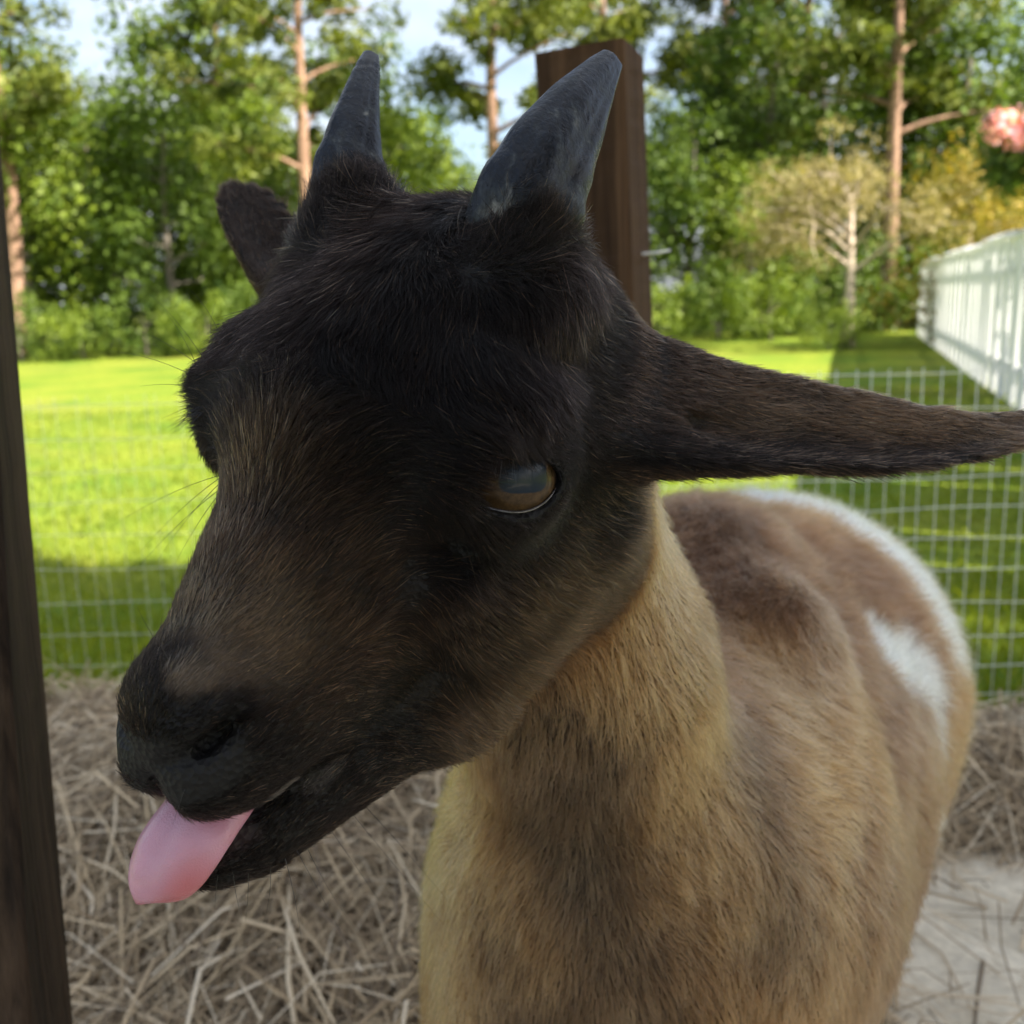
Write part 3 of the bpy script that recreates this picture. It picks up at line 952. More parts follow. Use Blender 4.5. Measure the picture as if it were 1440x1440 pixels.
# --- neck, trunk and legs
NK0 = hw(-4.6, 0, -2.4)
NK1 = at(815, 930, .405)
NK2 = at(868, 1180, .475)
P_cone(NK0, NK1, .041, .044, k=.02)
P_cone(NK1, NK2, .043, .068, k=.03)
CH = at(808, 1400, .485)
P_ell(CH, (.068, .076, .11), None, k=.05)                                   # chest
SH = at(960, 1180, .57)
P_ell(SH, (.086, .15, .125), None, k=.05)                                   # shoulders
P_cone(NK2, at(985, 850, .62), .058, .064, k=.04)                           # crest to the withers
B2 = at(1065, 965, .76); B3 = at(1122, 895, .98)
P_cone(SH, B2, .112, .128, k=.04)
P_cone(B2, B3, .128, .115, k=.04)
P_ell(at(1036, 1030, .72), (.092, .18, .125), None, k=.05)                   # belly
BODY_AX = (B3 - SH); BODY_AX[2] = 0; BODY_AX /= np.linalg.norm(BODY_AX)
BODY_SIDE = np.array([BODY_AX[1], -BODY_AX[0], 0])                          # the goat's left
# shoulder blade ridge
P_cone(at(1078, 900, .545), at(1135, 1290, .492), .028, .032, k=.028)
LEGS = []
for s, base, y in ((1, SH, 0), (-1, SH, 0)):
    t = base + BODY_SIDE * s * .050 - BODY_AX * .035
    k_ = np.array([t[0], t[1], .19]); h_ = np.array([t[0], t[1], .04])
    P_cone(t + np.array([0, 0, -.02]), k_, .044, .023, k=.03)
    P_cone(k_, h_, .022, .0165, k=.012)
    P_ell(k_, (.024, .024, .026), k=.01)
    LEGS.append(h_)
for s in (1, -1):
    t = B3 + BODY_SIDE * s * .050
    kn = t + BODY_SIDE * s * .01 - BODY_AX * .04; kn[2] = .30
    hk = t + BODY_AX * .065; hk[2] = .185
    h_ = hk - BODY_AX * .012; h_ = np.array([h_[0], h_[1], .04])
    P_cone(t + np.array([0, 0, -.02]), kn, .060, .045, k=.03)
    P_cone(kn, hk, .045, .022, k=.02)
    P_cone(hk, h_, .023, .0165, k=.012)
    LEGS.append(h_)
tl = B3 + BODY_AX * .105 + np.array([0, 0, .06])
P_cone(tl, tl + BODY_AX * .05 + np.array([0, 0, -.05]), .020, .012, k=.02)   # tail
# the eye opening: an almond cut down to the eyeball, on both sides
EYE_N = np.array([0.40, 0.80, 0.42])          # where the opening faces (f, |r|, u)


def eye_cut(s):
    c = hw(EYE_C[0], EYE_C[1] * s, EYE_C[2])
    n = HR @ (EYE_N * np.array([1, s, 1])); n /= np.linalg.norm(n)
    ax = HF + HU * 0.80; ax = ax - n * (ax @ n); ax /= np.linalg.norm(ax)   # along the slit, to the inner corner
    v = np.cross(n, ax) * s
    if v @ HU < 0: v = -v
    return c, n, ax, v


def P_almond(s):
    c, n, ax, v = eye_cut(s)
    o = c + n * .010

    def fn(P):
        q = (P - o) * 100
        x, y, z = q @ ax - 0.10, q @ v + 0.04, q @ n
        x = np.where(x > 0, x * 0.78, x * .94)                   # longer towards the tear corner
        up = np.sqrt(x ** 2 + (y + 0.62) ** 2) - 1.40      # two arcs
        lo = np.sqrt(x ** 2 + (y - 0.66) ** 2) - 1.40
        d = np.maximum(np.maximum(up, lo), np.abs(z - 0.6) - 1.0)
        return d / 100
    PRIMS.append((o - .025, o + .025, fn, '-', 0.0018))


P_almond(1); P_almond(-1)


def build_sdf():
    """one skin from all the shapes: distance on a grid that is fine at the head, then surface nets"""
    lo = np.min([p[0] for p in PRIMS], 0); hi = np.max([p[1] for p in PRIMS], 0)
    lo[2] = 0.02
    hc = hw(2.5, 0, -0.8)
    axes = []
    for i in range(3):
        fine_lo, fine_hi = hc[i] - .112, hc[i] + .112
        xs = [fine_lo]
        st = H_FINE
        while xs[-1] < fine_hi: xs.append(xs[-1] + st)
        while xs[-1] < hi[i]:
            st = min(st * 1.12, H_COARSE); xs.append(xs[-1] + st)
        st = H_FINE
        while xs[0] > lo[i]:
            st = min(st * 1.12, H_COARSE); xs.insert(0, xs[0] - st)
        axes.append(np.array(xs))
    X, Y, Z = axes
    D = np.full((len(X), len(Y), len(Z)), 0.05, np.float32)
    for a, b, fn, op, k in PRIMS:
        i0, i1 = np.searchsorted(X, [a[0], b[0]]); j0, j1 = np.searchsorted(Y, [a[1], b[1]]); k0, k1 = np.searchsorted(Z, [a[2], b[2]])
        if i1 - i0 < 2 or j1 - j0 < 2 or k1 - k0 < 2: continue
        sl = (slice(i0, i1), slice(j0, j1), slice(k0, k1))
        P = np.empty((i1 - i0, j1 - j0, k1 - k0, 3), np.float64)
        P[..., 0] = X[i0:i1, None, None]; P[..., 1] = Y[None, j0:j1, None]; P[..., 2] = Z[None, None, k0:k1]
        d = fn(P)
        A = D[sl]
        if op == '+':
            h = np.maximum(k - np.abs(A - d), 0) / k
            D[sl] = np.minimum(A, d) - h * h * k * 0.25
        else:
            d = -d
            h = np.maximum(k - np.abs(A - d), 0) / k
            D[sl] = np.maximum(A, d) + h * h * k * 0.25
    S = D < 0
    c8 = [S[dx:S.shape[0] - 1 + dx, dy:S.shape[1] - 1 + dy, dz:S.shape[2] - 1 + dz] for dx in (0, 1) for dy in (0, 1) for dz in (0, 1)]
    cnt = np.zeros(c8[0].shape, np.int8)
    for c in c8: cnt += c
    act = (cnt > 0) & (cnt < 8)
    ci = np.argwhere(act)
    idx = np.full(act.shape, -1, np.int32); idx[act] = np.arange(len(ci))
    acc = np.zeros((len(ci), 3)); num = np.zeros(len(ci))
    for e in range(3):
        o1, o2 = [q for q in range(3) if q != e]
        for u_ in (0, 1):
            for v_ in (0, 1):
                p0 = ci.copy(); p0[:, o1] += u_; p0[:, o2] += v_
                p1 = p0.copy(); p1[:, e] += 1
                d0 = D[p0[:, 0], p0[:, 1], p0[:, 2]]; d1 = D[p1[:, 0], p1[:, 1], p1[:, 2]]
                cr = (d0 < 0) != (d1 < 0)
                t = np.where(cr, d0 / (d0 - d1 + 1e-20), 0)
                q0 = np.stack([X[p0[:, 0]], Y[p0[:, 1]], Z[p0[:, 2]]], 1); q1 = np.stack([X[p1[:, 0]], Y[p1[:, 1]], Z[p1[:, 2]]], 1)
                acc += np.where(cr[:, None], q0 + (q1 - q0) * t[:, None], 0); num += cr
    V = acc / num[:, None]
    quads = []
    for e in range(3):
        o1, o2 = [(e + 1) % 3, (e + 2) % 3]
        a = S.take(range(S.shape[e] - 1), e); b = S.take(range(1, S.shape[e]), e)
        ed = np.argwhere(a != b)
        ok = (ed[:, o1] > 0) & (ed[:, o2] > 0) & (ed[:, o1] < S.shape[o1] - 1) & (ed[:, o2] < S.shape[o2] - 1)
        ed = ed[ok]
        ins = a[ed[:, 0], ed[:, 1], ed[:, 2]]
        def cell(d1, d2):
            c = ed.copy(); c[:, o1] -= d1; c[:, o2] -= d2
            return idx[c[:, 0], c[:, 1], c[:, 2]]
        q = np.stack([cell(1, 1), cell(0, 1), cell(0, 0), cell(1, 0)], 1)
        q[~ins] = q[~ins][:, ::-1]
        quads.append(q)
    Q = np.concatenate(quads)
    return V, Q


H_FINE, H_COARSE = 0.0016, 0.0055
GV, GQ = build_sdf()
# --- skin mesh and the solid parts of the head
goat = empty('goat', (SH[0], SH[1], 0.0))
tag(goat, 'young brown and tan goat with black face, short horns and tongue sticking out', 'goat')


def goat_part(name, me, mat, parent=None):
    o = link(name, me, parent or goat, mat)
    if parent is None: o.matrix_parent_inverse = goat.matrix_world.inverted() if False else Matrix.Translation(-Vector(goat.location))
    return o


def horn(axis, half, wdir, flat, name, mat, RING=1.4):
    """lathe along a bent axis; cross-section flattened and keeled at the front"""
    axis = np.asarray(axis, float)
    n0 = len(axis)
    t0 = np.linspace(0, 1, n0); t1 = np.linspace(0, 1, 40)
    pts = np.stack([np.interp(t1, t0, axis[:, i]) for i in range(3)], 1)
    for _ in range(6): pts[1:-1] = (pts[:-2] + pts[2:] + 2 * pts[1:-1]) / 4
    rad = np.interp(t1, t0, half)
    sides = 48
    T = np.gradient(pts, axis=0); T /= np.linalg.norm(T, axis=1)[:, None]
    V = []
    th = np.linspace(0, 2 * math.pi, sides, endpoint=False)
    r_ = np.random.default_rng(3)
    ph = r_.uniform(0, 6.28, 12)
    for i in range(len(pts)):
        w = wdir - T[i] * (wdir @ T[i]); w /= np.linalg.norm(w); n = np.cross(T[i], w)
        s = t1[i]
        keel = 1 + 0.10 * np.cos(3 * th + 0.4) + 0.035 * np.cos(5 * th + ph[0])
        rough = 1 + 0.010 * np.sin(5 * th + 4 * s + ph[1]) * np.sin(13 * s + ph[2]) + 0.012 * np.sin(15 * th + ph[3] - 3 * s) + 0.014 * (1 - s) * np.sin(34 * s + 1.5 * np.sin(th + ph[4]))
        ringc = RING + 0.02 * np.sin(2 * th + ph[5])
        crack = 1 - 0.085 * np.exp(-((s - ringc) / 0.012) ** 2) + 0.03 * np.exp(-((s - ringc + .035) / 0.025) ** 2)
        step = 1 + 0.05 * (1 / (1 + np.exp((s - 0.24 - 0.03 * np.sin(3 * th + ph[6])) / 0.012)))
        split = 1 - 0.07 * np.exp(-((((th - 5.35 - 0.5 * s) + math.pi) % (2 * math.pi) - math.pi) / 0.07) ** 2) * (s > .1) * (s < .9)
        rr = rad[i] * keel * rough * crack * step * split
        for k in range(sides):
            V.append(pts[i] + w * (rr[k] * math.cos(th[k])) + n * (rr[k] * flat * math.sin(th[k])))
    V.append(pts[-1] + T[-1] * rad[-1] * .45)
    F = []
    for i in range(len(pts) - 1):
        for k in range(sides):
            k2 = (k + 1) % sides
            F.append((i * sides + k, i * sides + k2, (i + 1) * sides + k2, (i + 1) * sides + k))
    for k in range(sides): F.append(((len(pts) - 1) * sides + k, (len(pts) - 1) * sides + (k + 1) % sides, len(V) - 1))
    return goat_part(name, mesh_np(name, np.array(V), F, True), mat)


m_horn, nt, b = new_mat('horn_keratin')
c1 = coords(nt, 'Object', (105, 105, 70))
n1 = noise(nt, 1.0, 6, 0.62, c1, 0.6)
n2 = noise(nt, 6.0, 5, 0.6, c1, 0.2)
colr = ramp(nt, n1, [(0.36, (0.0010, 0.0022, 0.0055)), (0.53, (0.0035, 0.0075, 0.016)), (0.60, (0.030, 0.036, 0.044)), (0.72, (0.17, 0.17, 0.165))])  # blue tint of the dark stops: sky sheen painted into the horn colour
dark = ramp(nt, n2, [(0.35, (0.35, 0.35, 0.35)), (0.6, (1, 1, 1))])
nt.links.new(mix(nt, 1.0, colr, dark, 'MULTIPLY'), b.inputs['Base Color'])
nt.links.new(ramp(nt, n1, [(0.45, (0.22,) * 3), (0.65, (0.6,) * 3)]), b.inputs['Roughness'])
b.inputs['Specular IOR Level'].default_value = 0.24
bump(nt, b, n2, 0.45, 0.0010)

horn([at(722, 345, .283), at(740, 285, .279), at(765, 228, .281), at(805, 160, .286), at(838, 112, .292), at(858, 86, .296)],
     [.0138, .0138, .0126, .0092, .0058, .0035], RIGHT * 0.8 - UP * 0.5, 0.9, 'horn', m_horn)
horn([at(488, 300, .316), at(490, 240, .314), at(495, 195, .316), at(506, 140, .321), at(516, 100, .327), at(521, 80, .331)],
     [.0112, .0100, .0079, .0055, .0038, .0025], RIGHT, 0.95, 'horn', m_horn, .80)

# --- eyes: glossy ball, amber iris with a bar of a pupil, a wet rim on the lower lid
m_eye, nt, b = new_mat('eyeball')
c1 = coords(nt, 'Object')
sep = nt.nodes.new('ShaderNodeSeparateXYZ'); nt.links.new(c1, sep.inputs[0])


def mth(nt, op, a, bb=None):
    n = nt.nodes.new('ShaderNodeMath'); n.operation = op
    for i, v in enumerate((a, bb)):
        if v is None: continue
        if isinstance(v, (int, float)): n.inputs[i].default_value = v
        else: nt.links.new(v, n.inputs[i])
    return n.outputs[0]


# local x along the slit, y up, z out of the eye; unit sphere
rad_i = mth(nt, 'SQRT', mth(nt, 'ADD', mth(nt, 'POWER', sep.outputs[0], 2.0), mth(nt, 'POWER', sep.outputs[1], 2.0)))
px4 = mth(nt, 'POWER', mth(nt, 'DIVIDE', sep.outputs[0], 0.48), 4.0)
py4 = mth(nt, 'POWER', mth(nt, 'DIVIDE', mth(nt, 'SUBTRACT', sep.outputs[1], 0.16), 0.30), 4.0)
pup = mth(nt, 'ADD', px4, py4)
fib = noise(nt, 9.0, 4, 0.6, c1)
iris = ramp(nt, fib, [(0.3, (0.022, 0.012, 0.005)), (0.7, (0.075, 0.043, 0.019))])
c_ir = mix(nt, ramp(nt, rad_i, [(0.66, (0, 0, 0)), (0.76, (1, 1, 1))]), iris, (0.006, 0.005, 0.005))
c_pu = mix(nt, ramp(nt, pup, [(0.7, (1, 1, 1)), (1.0, (0, 0, 0))]), c_ir, (0.003, 0.010, 0.022))  # bluish pupil: the sky's reflection put into its colour
nt.links.new(c_pu, b.inputs['Base Color'])
b.inputs['Roughness'].default_value = 0.35
b.inputs['Coat Weight'].default_value = 0.24
b.inputs['Specular IOR Level'].default_value = 0.2
b.inputs['Coat Roughness'].default_value = 0.03
b.inputs['Coat IOR'].default_value = 1.36
m_rim, nt, b = new_mat('wet_lid_rim')
b.inputs['Base Color'].default_value = (0.03, 0.025, 0.025, 1)
b.inputs['Roughness'].default_value = 0.15
b.inputs['Coat Weight'].default_value = 1.0
for s in (1, -1):
    c, n, ax, v = eye_cut(s)
    bm = bmesh.new(); bmesh.ops.create_uvsphere(bm, u_segments=48, v_segments=32, radius=1.0)
    me = bpy.data.meshes.new('eye'); bm.to_mesh(me); bm.free()
    me.polygons.foreach_set('use_smooth', np.ones(len(me.polygons), bool))
    e = goat_part('eye', me, m_eye)
    gz = n + HR @ (np.array([0.0, 0.0, -0.05])); gz /= np.linalg.norm(gz)
    gx = ax - gz * (ax @ gz); gx /= np.linalg.norm(gx); gy = np.cross(gz, gx)
    if gy @ v < 0: gx = -gx; gy = -gy
    R4 = Matrix(((*[gx[0], gy[0], gz[0]], c[0]), (gx[1], gy[1], gz[1], c[1]), (gx[2], gy[2], gz[2], c[2]), (0, 0, 0, 1)))
    e.matrix_parent_inverse = Matrix.Identity(4)
    e.matrix_basis = Matrix.Translation(-Vector(goat.location)) @ R4 @ Matrix.Scale(EYE_R / 100, 4)
    # lower lid rim
    tt = np.linspace(-1.18, 1.45, 26)
    pts = []
    for x in tt:
        y = -math.sqrt(max(1.40 ** 2 - (x * (0.78 if x > 0 else .94)) ** 2, 0.0)) + 0.66 - 0.02
        q = ax * (x + 0.10) + v * y
        rr = np.linalg.norm(q)
        z = math.sqrt(max(1.50 ** 2 - rr * rr, 0.05))
        pts.append(c + (q + n * z) / 100)
    V, F = tube_np(pts, [.0002 + .00035 * math.sin(math.pi * i / 25) for i in range(26)], 8)
    goat_part('eyelid_rim', mesh_np('eyelid_rim', V, F, True), m_rim)

# --- tongue
m_tongue, nt, b = new_mat('tongue_flesh')
c1 = coords(nt, 'Object', (300, 300, 300))
n1 = noise(nt, 1.0, 4, 0.6, c1); n2 = noise(nt, 0.12, 2, 0.5, c1)
eat = nt.nodes.new('ShaderNodeAttribute'); eat.attribute_name = 'edge'
nt.links.new(mix(nt, eat.outputs['Fac'], ramp(nt, n2, [(0.3, (0.37, 0.150, 0.205)), (0.7, (0.45, 0.215, 0.290))]), (0.42, 0.095, 0.105)), b.inputs['Base Color'])
b.inputs['Roughness'].default_value = 0.42
b.inputs['Subsurface Weight'].default_value = 0.35
b.inputs['Subsurface Radius'].default_value = (0.006, 0.002, 0.0015)
b.inputs['Subsurface Scale'].default_value = 1.0
edge = nt.nodes.new('ShaderNodeTexCoord')
n3 = noise(nt, 0.35, 5, 0.7, c1, 1.5)
nt.links.new(ramp(nt, n3, [(0.35, (0.28,) * 3), (0.65, (0.55,) * 3)]), b.inputs['Roughness'])
vor = nt.nodes.new('ShaderNodeTexVoronoi'); vor.inputs['Scale'].default_value = 6.0; nt.links.new(c1, vor.inputs['Vector'])
b.inputs['Coat Weight'].default_value = 0.45
b.inputs['Coat Roughness'].default_value = 0.22
bump(nt, b, vor.outputs['Distance'], 0.28, 0.0006)
ctr = [hw(6.5, 0.2, -4.15), at(296, 1116, .268), at(273, 1141, .2655), at(252, 1170, .2625), at(232, 1202, .2605), at(213, 1234, .2600), at(202, 1254, .2605), at(196, 1267, .2615)]
hwid = [.007, .0128, .0142, .0138, .0124, .0100, .0070, .0026]
hth = [.004, .0050, .0050, .0048, .0044, .0038, .0030, .0014]
WD = RIGHT * 0.93 + UP * 0.30 - FWD * 0.28
t0 = np.linspace(0, 1, len(ctr)); t1 = np.linspace(0, 1, 40)
ctr = np.stack([np.interp(t1, t0, np.array(ctr)[:, i]) for i in range(3)], 1)
for _ in range(8): ctr[1:-1] = (ctr[:-2] + ctr[2:] + 2 * ctr[1:-1]) / 4
hwid = np.interp(t1, t0, hwid); hth = np.interp(t1, t0, hth)
for _ in range(5): hwid[1:-1] = (hwid[:-2] + hwid[2:] + 2 * hwid[1:-1]) / 4
T = np.gradient(ctr, axis=0); T /= np.linalg.norm(T, axis=1)[:, None]
V = []; F = []; sides = 32; EDG = []
for i in range(40):
    w = WD - T[i] * (WD @ T[i]); w /= np.linalg.norm(w); n = np.cross(T[i], w)
    if n @ (CAM - ctr[i]) < 0: n = -n
    for k in range(sides):
        th = 2 * math.pi * k / sides
        cx, sx = math.cos(th), math.sin(th)
        sgn = lambda q: (1 if q >= 0 else -1)
        X_ = sgn(cx) * abs(cx) ** 0.8; Y_ = sgn(sx) * abs(sx) ** 0.9
        groove = -0.0015 * min(1.0, max(0.0, (36 - i) / 14)) * math.exp(-(X_ / 0.26) ** 2) * (Y_ > 0) - 0.0035 * (X_ ** 2)
        V.append(ctr[i] + w * hwid[i] * X_ + n * (hth[i] * Y_ + groove))
        EDG.append(min(1.0, max(0.0, (X_ - .45) / .4)) * min(1, max(0, (i - 16) / 8)) * .8 + .5 * min(1, max(0, (i - 34) / 5)))
for i in range(39):
    for k in range(sides):
        k2 = (k + 1) % sides
        F.append((i * sides + k, i * sides + k2, (i + 1) * sides + k2, (i + 1) * sides + k))
F.append(tuple(range(39 * sides, 40 * sides))); F.append(tuple(range(sides - 1, -1, -1)))
me = mesh_np('tongue', V, F, True)
a_ = me.attributes.new('edge', 'FLOAT', 'POINT'); a_.data.foreach_set('value', np.clip(np.array(EDG, np.float32), 0, 1))
goat_part('tongue', me, m_tongue)
# --- hooves
m_hoof, nt, b = new_mat('hoof')
b.inputs['Base Color'].default_value = (0.03, 0.027, 0.025, 1); b.inputs['Roughness'].default_value = 0.6
for h_ in LEGS:
    for s in (1, -1):
        p = h_ + BODY_SIDE * s * .0095
        mb = MB()
        rings = [(.016, .034, .0), (.014, .030, .016), (.012, .022, .032), (.010, .014, .044)]
        prof = []
        for (wx, ly, z) in rings:
            for k in range(10):
                a = 2 * math.pi * k / 10
                prof.append(np.array([p[0], p[1], z + 0.0]) + BODY_SIDE * (wx * .62 * math.cos(a)) - BODY_AX * (ly * .75 * math.sin(a) + .008 * (1 - z / .044)))
        Fh = [(r * 10 + k, r * 10 + (k + 1) % 10, (r + 1) * 10 + (k + 1) % 10, (r + 1) * 10 + k) for r in range(3) for k in range(10)]
        Fh += [tuple(range(9, -1, -1)), tuple(range(30, 40))]
        mb.add(prof, Fh)
        goat_part('hoof', mb.mesh('hoof', True), m_hoof)
# ================================================================== skin and coat of the goat
skin_me = mesh_np('body', GV, GQ, True)
m_skin, nt, b = new_mat('goat_skin')
att = nt.nodes.new('ShaderNodeAttribute'); att.attribute_name = 'skin'
c1 = coords(nt, 'Object', (220, 220, 220))
n1 = noise(nt, 1.0, 4, 0.6, c1)
nt.links.new(mix(nt, 1.0, att.outputs['Color'], ramp(nt, n1, [(0.3, (0.7,) * 3), (0.7, (1, 1, 1))]), 'MULTIPLY'), b.inputs['Base Color'])
b.inputs['Roughness'].default_value = 0.6
b.inputs['Specular IOR Level'].default_value = 0.22
vor = nt.nodes.new('ShaderNodeTexVoronoi'); vor.inputs['Scale'].default_value = 2.6; nt.links.new(c1, vor.inputs['Vector'])
bump(nt, b, vor.outputs['Distance'], 0.7, 0.0012)
skin = goat_part('body', skin_me, m_skin)

VN = np.zeros(len(GV) * 3, np.float32)
skin_me.vertices.foreach_get('normal', VN); VN = VN.reshape(-1, 3).astype(float)


def surf(px, py):
    """point of the skin seen through a pixel"""
    d = ray(px, py)
    q = GV - CAM
    t = q @ d
    off = np.linalg.norm(q - t[:, None] * d, axis=1) / t
    near = np.where(off < 0.012)[0]
    if len(near) == 0: return GV[np.argmin(off)]
    tm = t[near].min()
    near = near[t[near] < tm + 0.012]
    return GV[near[np.argmin(off[near])]]


def sstep(a, b_, x):
    t = np.clip((x - a) / (b_ - a), 0, 1)
    return t * t * (3 - 2 * t)


def region(P):
    """how much each point belongs to the head (1) or to neck and trunk (0), and to the ears"""
    dh = np.full(len(P), 1.0); db = np.full(len(P), 1.0); de = np.full(len(P), 1.0); de2 = np.full(len(P), 1.0)
    for i, (a, b_, fn, op, k) in enumerate(PRIMS):
        if op != '+': continue
        d = fn(P[:, None, :])[:, 0]
        if i == N_HEAD - 2: de = d
        elif i == N_HEAD - 1: de2 = d
        elif i < N_HEAD: dh = np.minimum(dh, d)
        else: db = np.minimum(db, d)
    head = sstep(-0.008, 0.010, db - np.minimum(dh, np.minimum(de, de2)) + 0.009)
    ear1 = sstep(-0.002, 0.006, np.minimum(dh, db) - de)
    ear2 = sstep(-0.002, 0.006, np.minimum(dh, db) - de2)
    return head, ear1, ear2


def wob(P, f, seed):
    """smooth wandering value -1..1"""
    r_ = np.random.default_rng(seed)
    o = np.zeros(len(P))
    for i in range(5):
        k = r_.normal(size=3); k *= f * (0.6 + 0.9 * r_.random()) / np.linalg.norm(k)
        o += np.sin(P @ k + r_.uniform(0, 6.28))
    return np.clip(o / 2.6, -1, 1)


# ---- colours of the coat, in space
C_BLACK = np.array([.0034, .0021, .0017]); C_BROWN = np.array([.0165, .0090, .0054])
C_TAN = np.array([.315, .158, .066]); C_DUN = np.array([.110, .073, .046]); C_GOLD = np.array([.50, .275, .120])
C_SADDLE = np.array([.140, .076, .044]); C_WHITE = np.array([.96, .96, .97])


def coat(P, head, ear1, ear2):
    h = to_head(P)
    f, r, u = h[:, 0], np.abs(h[:, 1]), h[:, 2]
    n = len(P)
    c = np.tile(C_TAN, (n, 1))

    def lay(w, col):
        nonlocal c
        w = np.clip(w, 0, 1)[:, None]
        c = c * (1 - w) + np.asarray(col) * w

    def spot(pts, rad, soft, col, amt=1.0, wobf=60, wa=0.25):
        """stripe or patch through points on the skin"""
        pts = [np.asarray(p) for p in pts]
        d = np.full(n, 9.0)
        if len(pts) == 1: d = np.linalg.norm(P - pts[0], axis=1)
        for a, b_ in zip(pts, pts[1:]):
            ba = b_ - a
            t = np.clip(((P - a) @ ba) / (ba @ ba), 0, 1)
            d = np.minimum(d, np.linalg.norm(P - a - t[:, None] * ba, axis=1))
        d = d + wob(P, wobf, int(rad * 1e4)) * rad * wa
        lay(amt * (1 - sstep(rad - soft, rad + soft, d)), col)
    # trunk
    spot([surf(1010, 780), surf(1200, 830), surf(1290, 960), surf(1330, 1150)], .10, .05, C_SADDLE * 1.15, .8)
    spot([surf(1000, 760), surf(1130, 760), surf(1230, 850)], .06, .03, C_SADDLE, .85)
    spot([surf(1080, 930), surf(1150, 1130), surf(1180, 1420)], .020, .016, C_GOLD * .92, .8)
    spot([surf(1290, 1080), surf(1310, 1200), surf(1250, 1330)], .045, .03, C_SADDLE * 1.1, .8)
    spot([surf(1160, 1300), surf(1170, 1430)], .03, .025, C_TAN * 1.2, .7)
    spot([surf(1000, 900), surf(1060, 1080), surf(1090, 1300)], .030, .020, C_DUN, .75)
    spot([surf(1230, 1330), surf(1290, 1290), surf(1320, 1200)], .035, .03, C_SADDLE * 1.1, .6)
    # back stripe and patches of white
    ridge = [surf(950, 700), surf(1080, 695), surf(1185, 718), surf(1260, 776), surf(1312, 832), surf(1338, 876)]
    spot(ridge[1:], .021, .008, C_WHITE, 1, 90, .25)
    spot([surf(1255, 905), surf(1300, 940)], .0165, .009, C_WHITE, 1, 140, .5)
    spot([surf(1318, 985), surf(1326, 1040)], .006, .008, C_WHITE, .6, 160, .6)
    spot([surf(1338, 1165)], .010, .005, C_WHITE, .9)
    # neck and chest
    spot([surf(840, 1130), surf(850, 1290), surf(880, 1430)], .046, .030, C_DUN, .85)
    spot([surf(790, 1060), surf(800, 1200)], .026, .016, C_DUN * .85, .8)
    spot([surf(985, 1060), surf(1010, 1230)], .024, .018, C_GOLD * .8, .7)
    spot([surf(640, 1150), surf(640, 1300), surf(640, 1420)], .020, .014, C_GOLD, .85)
    spot([surf(720, 1230), surf(740, 1340)], .016, .012, C_GOLD * .8, .5)
    spot([surf(690, 1330), surf(710, 1430)], .016, .014, C_DUN, .6)
    spot([surf(915, 740), surf(930, 820), surf(900, 950)], .022, .014, C_GOLD * .8, .7)
    spot([hw(-6.0, 3.0, -.5), hw(-6, 5.0, -1.2)], .040, .014, C_BLACK)
    spot([hw(-6.0, -3.0, -.5), hw(-6.5, 0, 0)], .040, .014, C_BLACK)
    # face mask
    face = np.tile(C_BLACK, (n, 1))

    def flay(w, col):
        nonlocal face
        w = np.clip(w, 0, 1)[:, None]
        face = face * (1 - w) + np.asarray(col) * w
    wv = wob(P, 170, 5)
    bridge = sstep(2.2, 6.2, f + .8 * wv) * (1 - sstep(8.2, 9.4, f)) * sstep(-3.6, -2.0, u + .4 * wv)
    flay(bridge * .85, C_BROWN)
    flay(sstep(1.6, 2.6, r) * sstep(-2.5, 1.0, f) * (1 - sstep(5.0, 7.0, f)) * sstep(-5.0, -3.0, u) * (1 - sstep(-2.6, -1.6, u)) * .35, C_BROWN)
    flay(np.exp(-(((f - 7.9) / .55) ** 2 + ((h[:, 1] - .7) / .95) ** 2)) * sstep(-2, -1, u) * (0.55 + .45 * wob(P, 500, 6)), (.24, .165, .10))
    flay(np.exp(-(((f - 7.0) / .8) ** 2 + ((h[:, 1] - 1.5) / .9) ** 2)) * sstep(-2.4, -1, u) * .55, (.14, .09, .05))
    flay(sstep(8.6, 9.6, f) * .8, C_BLACK * 1.1)
    pp = np.linalg.norm(P - surf(275, 945), axis=1); flay((1 - sstep(.003, .010, pp + .003 * wob(P, 700, 8))) * .75, (.20, .14, .09))
    pp = np.linalg.norm(P - surf(345, 915), axis=1); flay((1 - sstep(.003, .014, pp + .004 * wob(P, 600, 9))) * .45, (.12, .075, .045))
    lipp = [surf(372, 1142), surf(400, 1126), surf(432, 1110), surf(458, 1090)]
    dl_ = np.full(n, 9.0)
    for a, b_ in zip(lipp, lipp[1:]):
        ba = b_ - a
        t = np.clip(((P - a) @ ba) / (ba @ ba), 0, 1)
        dl_ = np.minimum(dl_, np.linalg.norm(P - a - t[:, None] * ba, axis=1))
    flay((1 - sstep(.0010, .0038, dl_)) * .85, (.075, .062, .056))
    # lower cheek and jaw turn tan towards the neck
    jaw = sstep(-4.6, -7.0, u + .35 * wv) * (1 - sstep(4.0, 6.5, f)) * .22
    flay(jaw, (.15, .10, .06))
    flay(np.exp(-(((f - 1.6) / 1.6) ** 2 + ((u + 4.6) / .8) ** 2)) * sstep(2.0, 3.0, r) * .22, (.20, .13, .07))
    flay(sstep(-2.6, -4.2, f) * sstep(-2.4, -4.2, u) * .30, (.22, .13, .07))
    # ears
    flay(ear1 * (0.40 + 0.3 * wv), C_BROWN)
    e_t = (P - EARL[2]) @ (EARL[7] - EARL[2]) / np.linalg.norm(EARL[7] - EARL[2]) ** 2
    low = ((P - (EARL[2] + np.clip(e_t, 0, 1.2)[:, None] * (EARL[7] - EARL[2]))) @ UP)
    flay(ear1 * sstep(.003, -.006, low), C_BLACK * .9)  # lower half black, with the shade of the fold painted into the hair
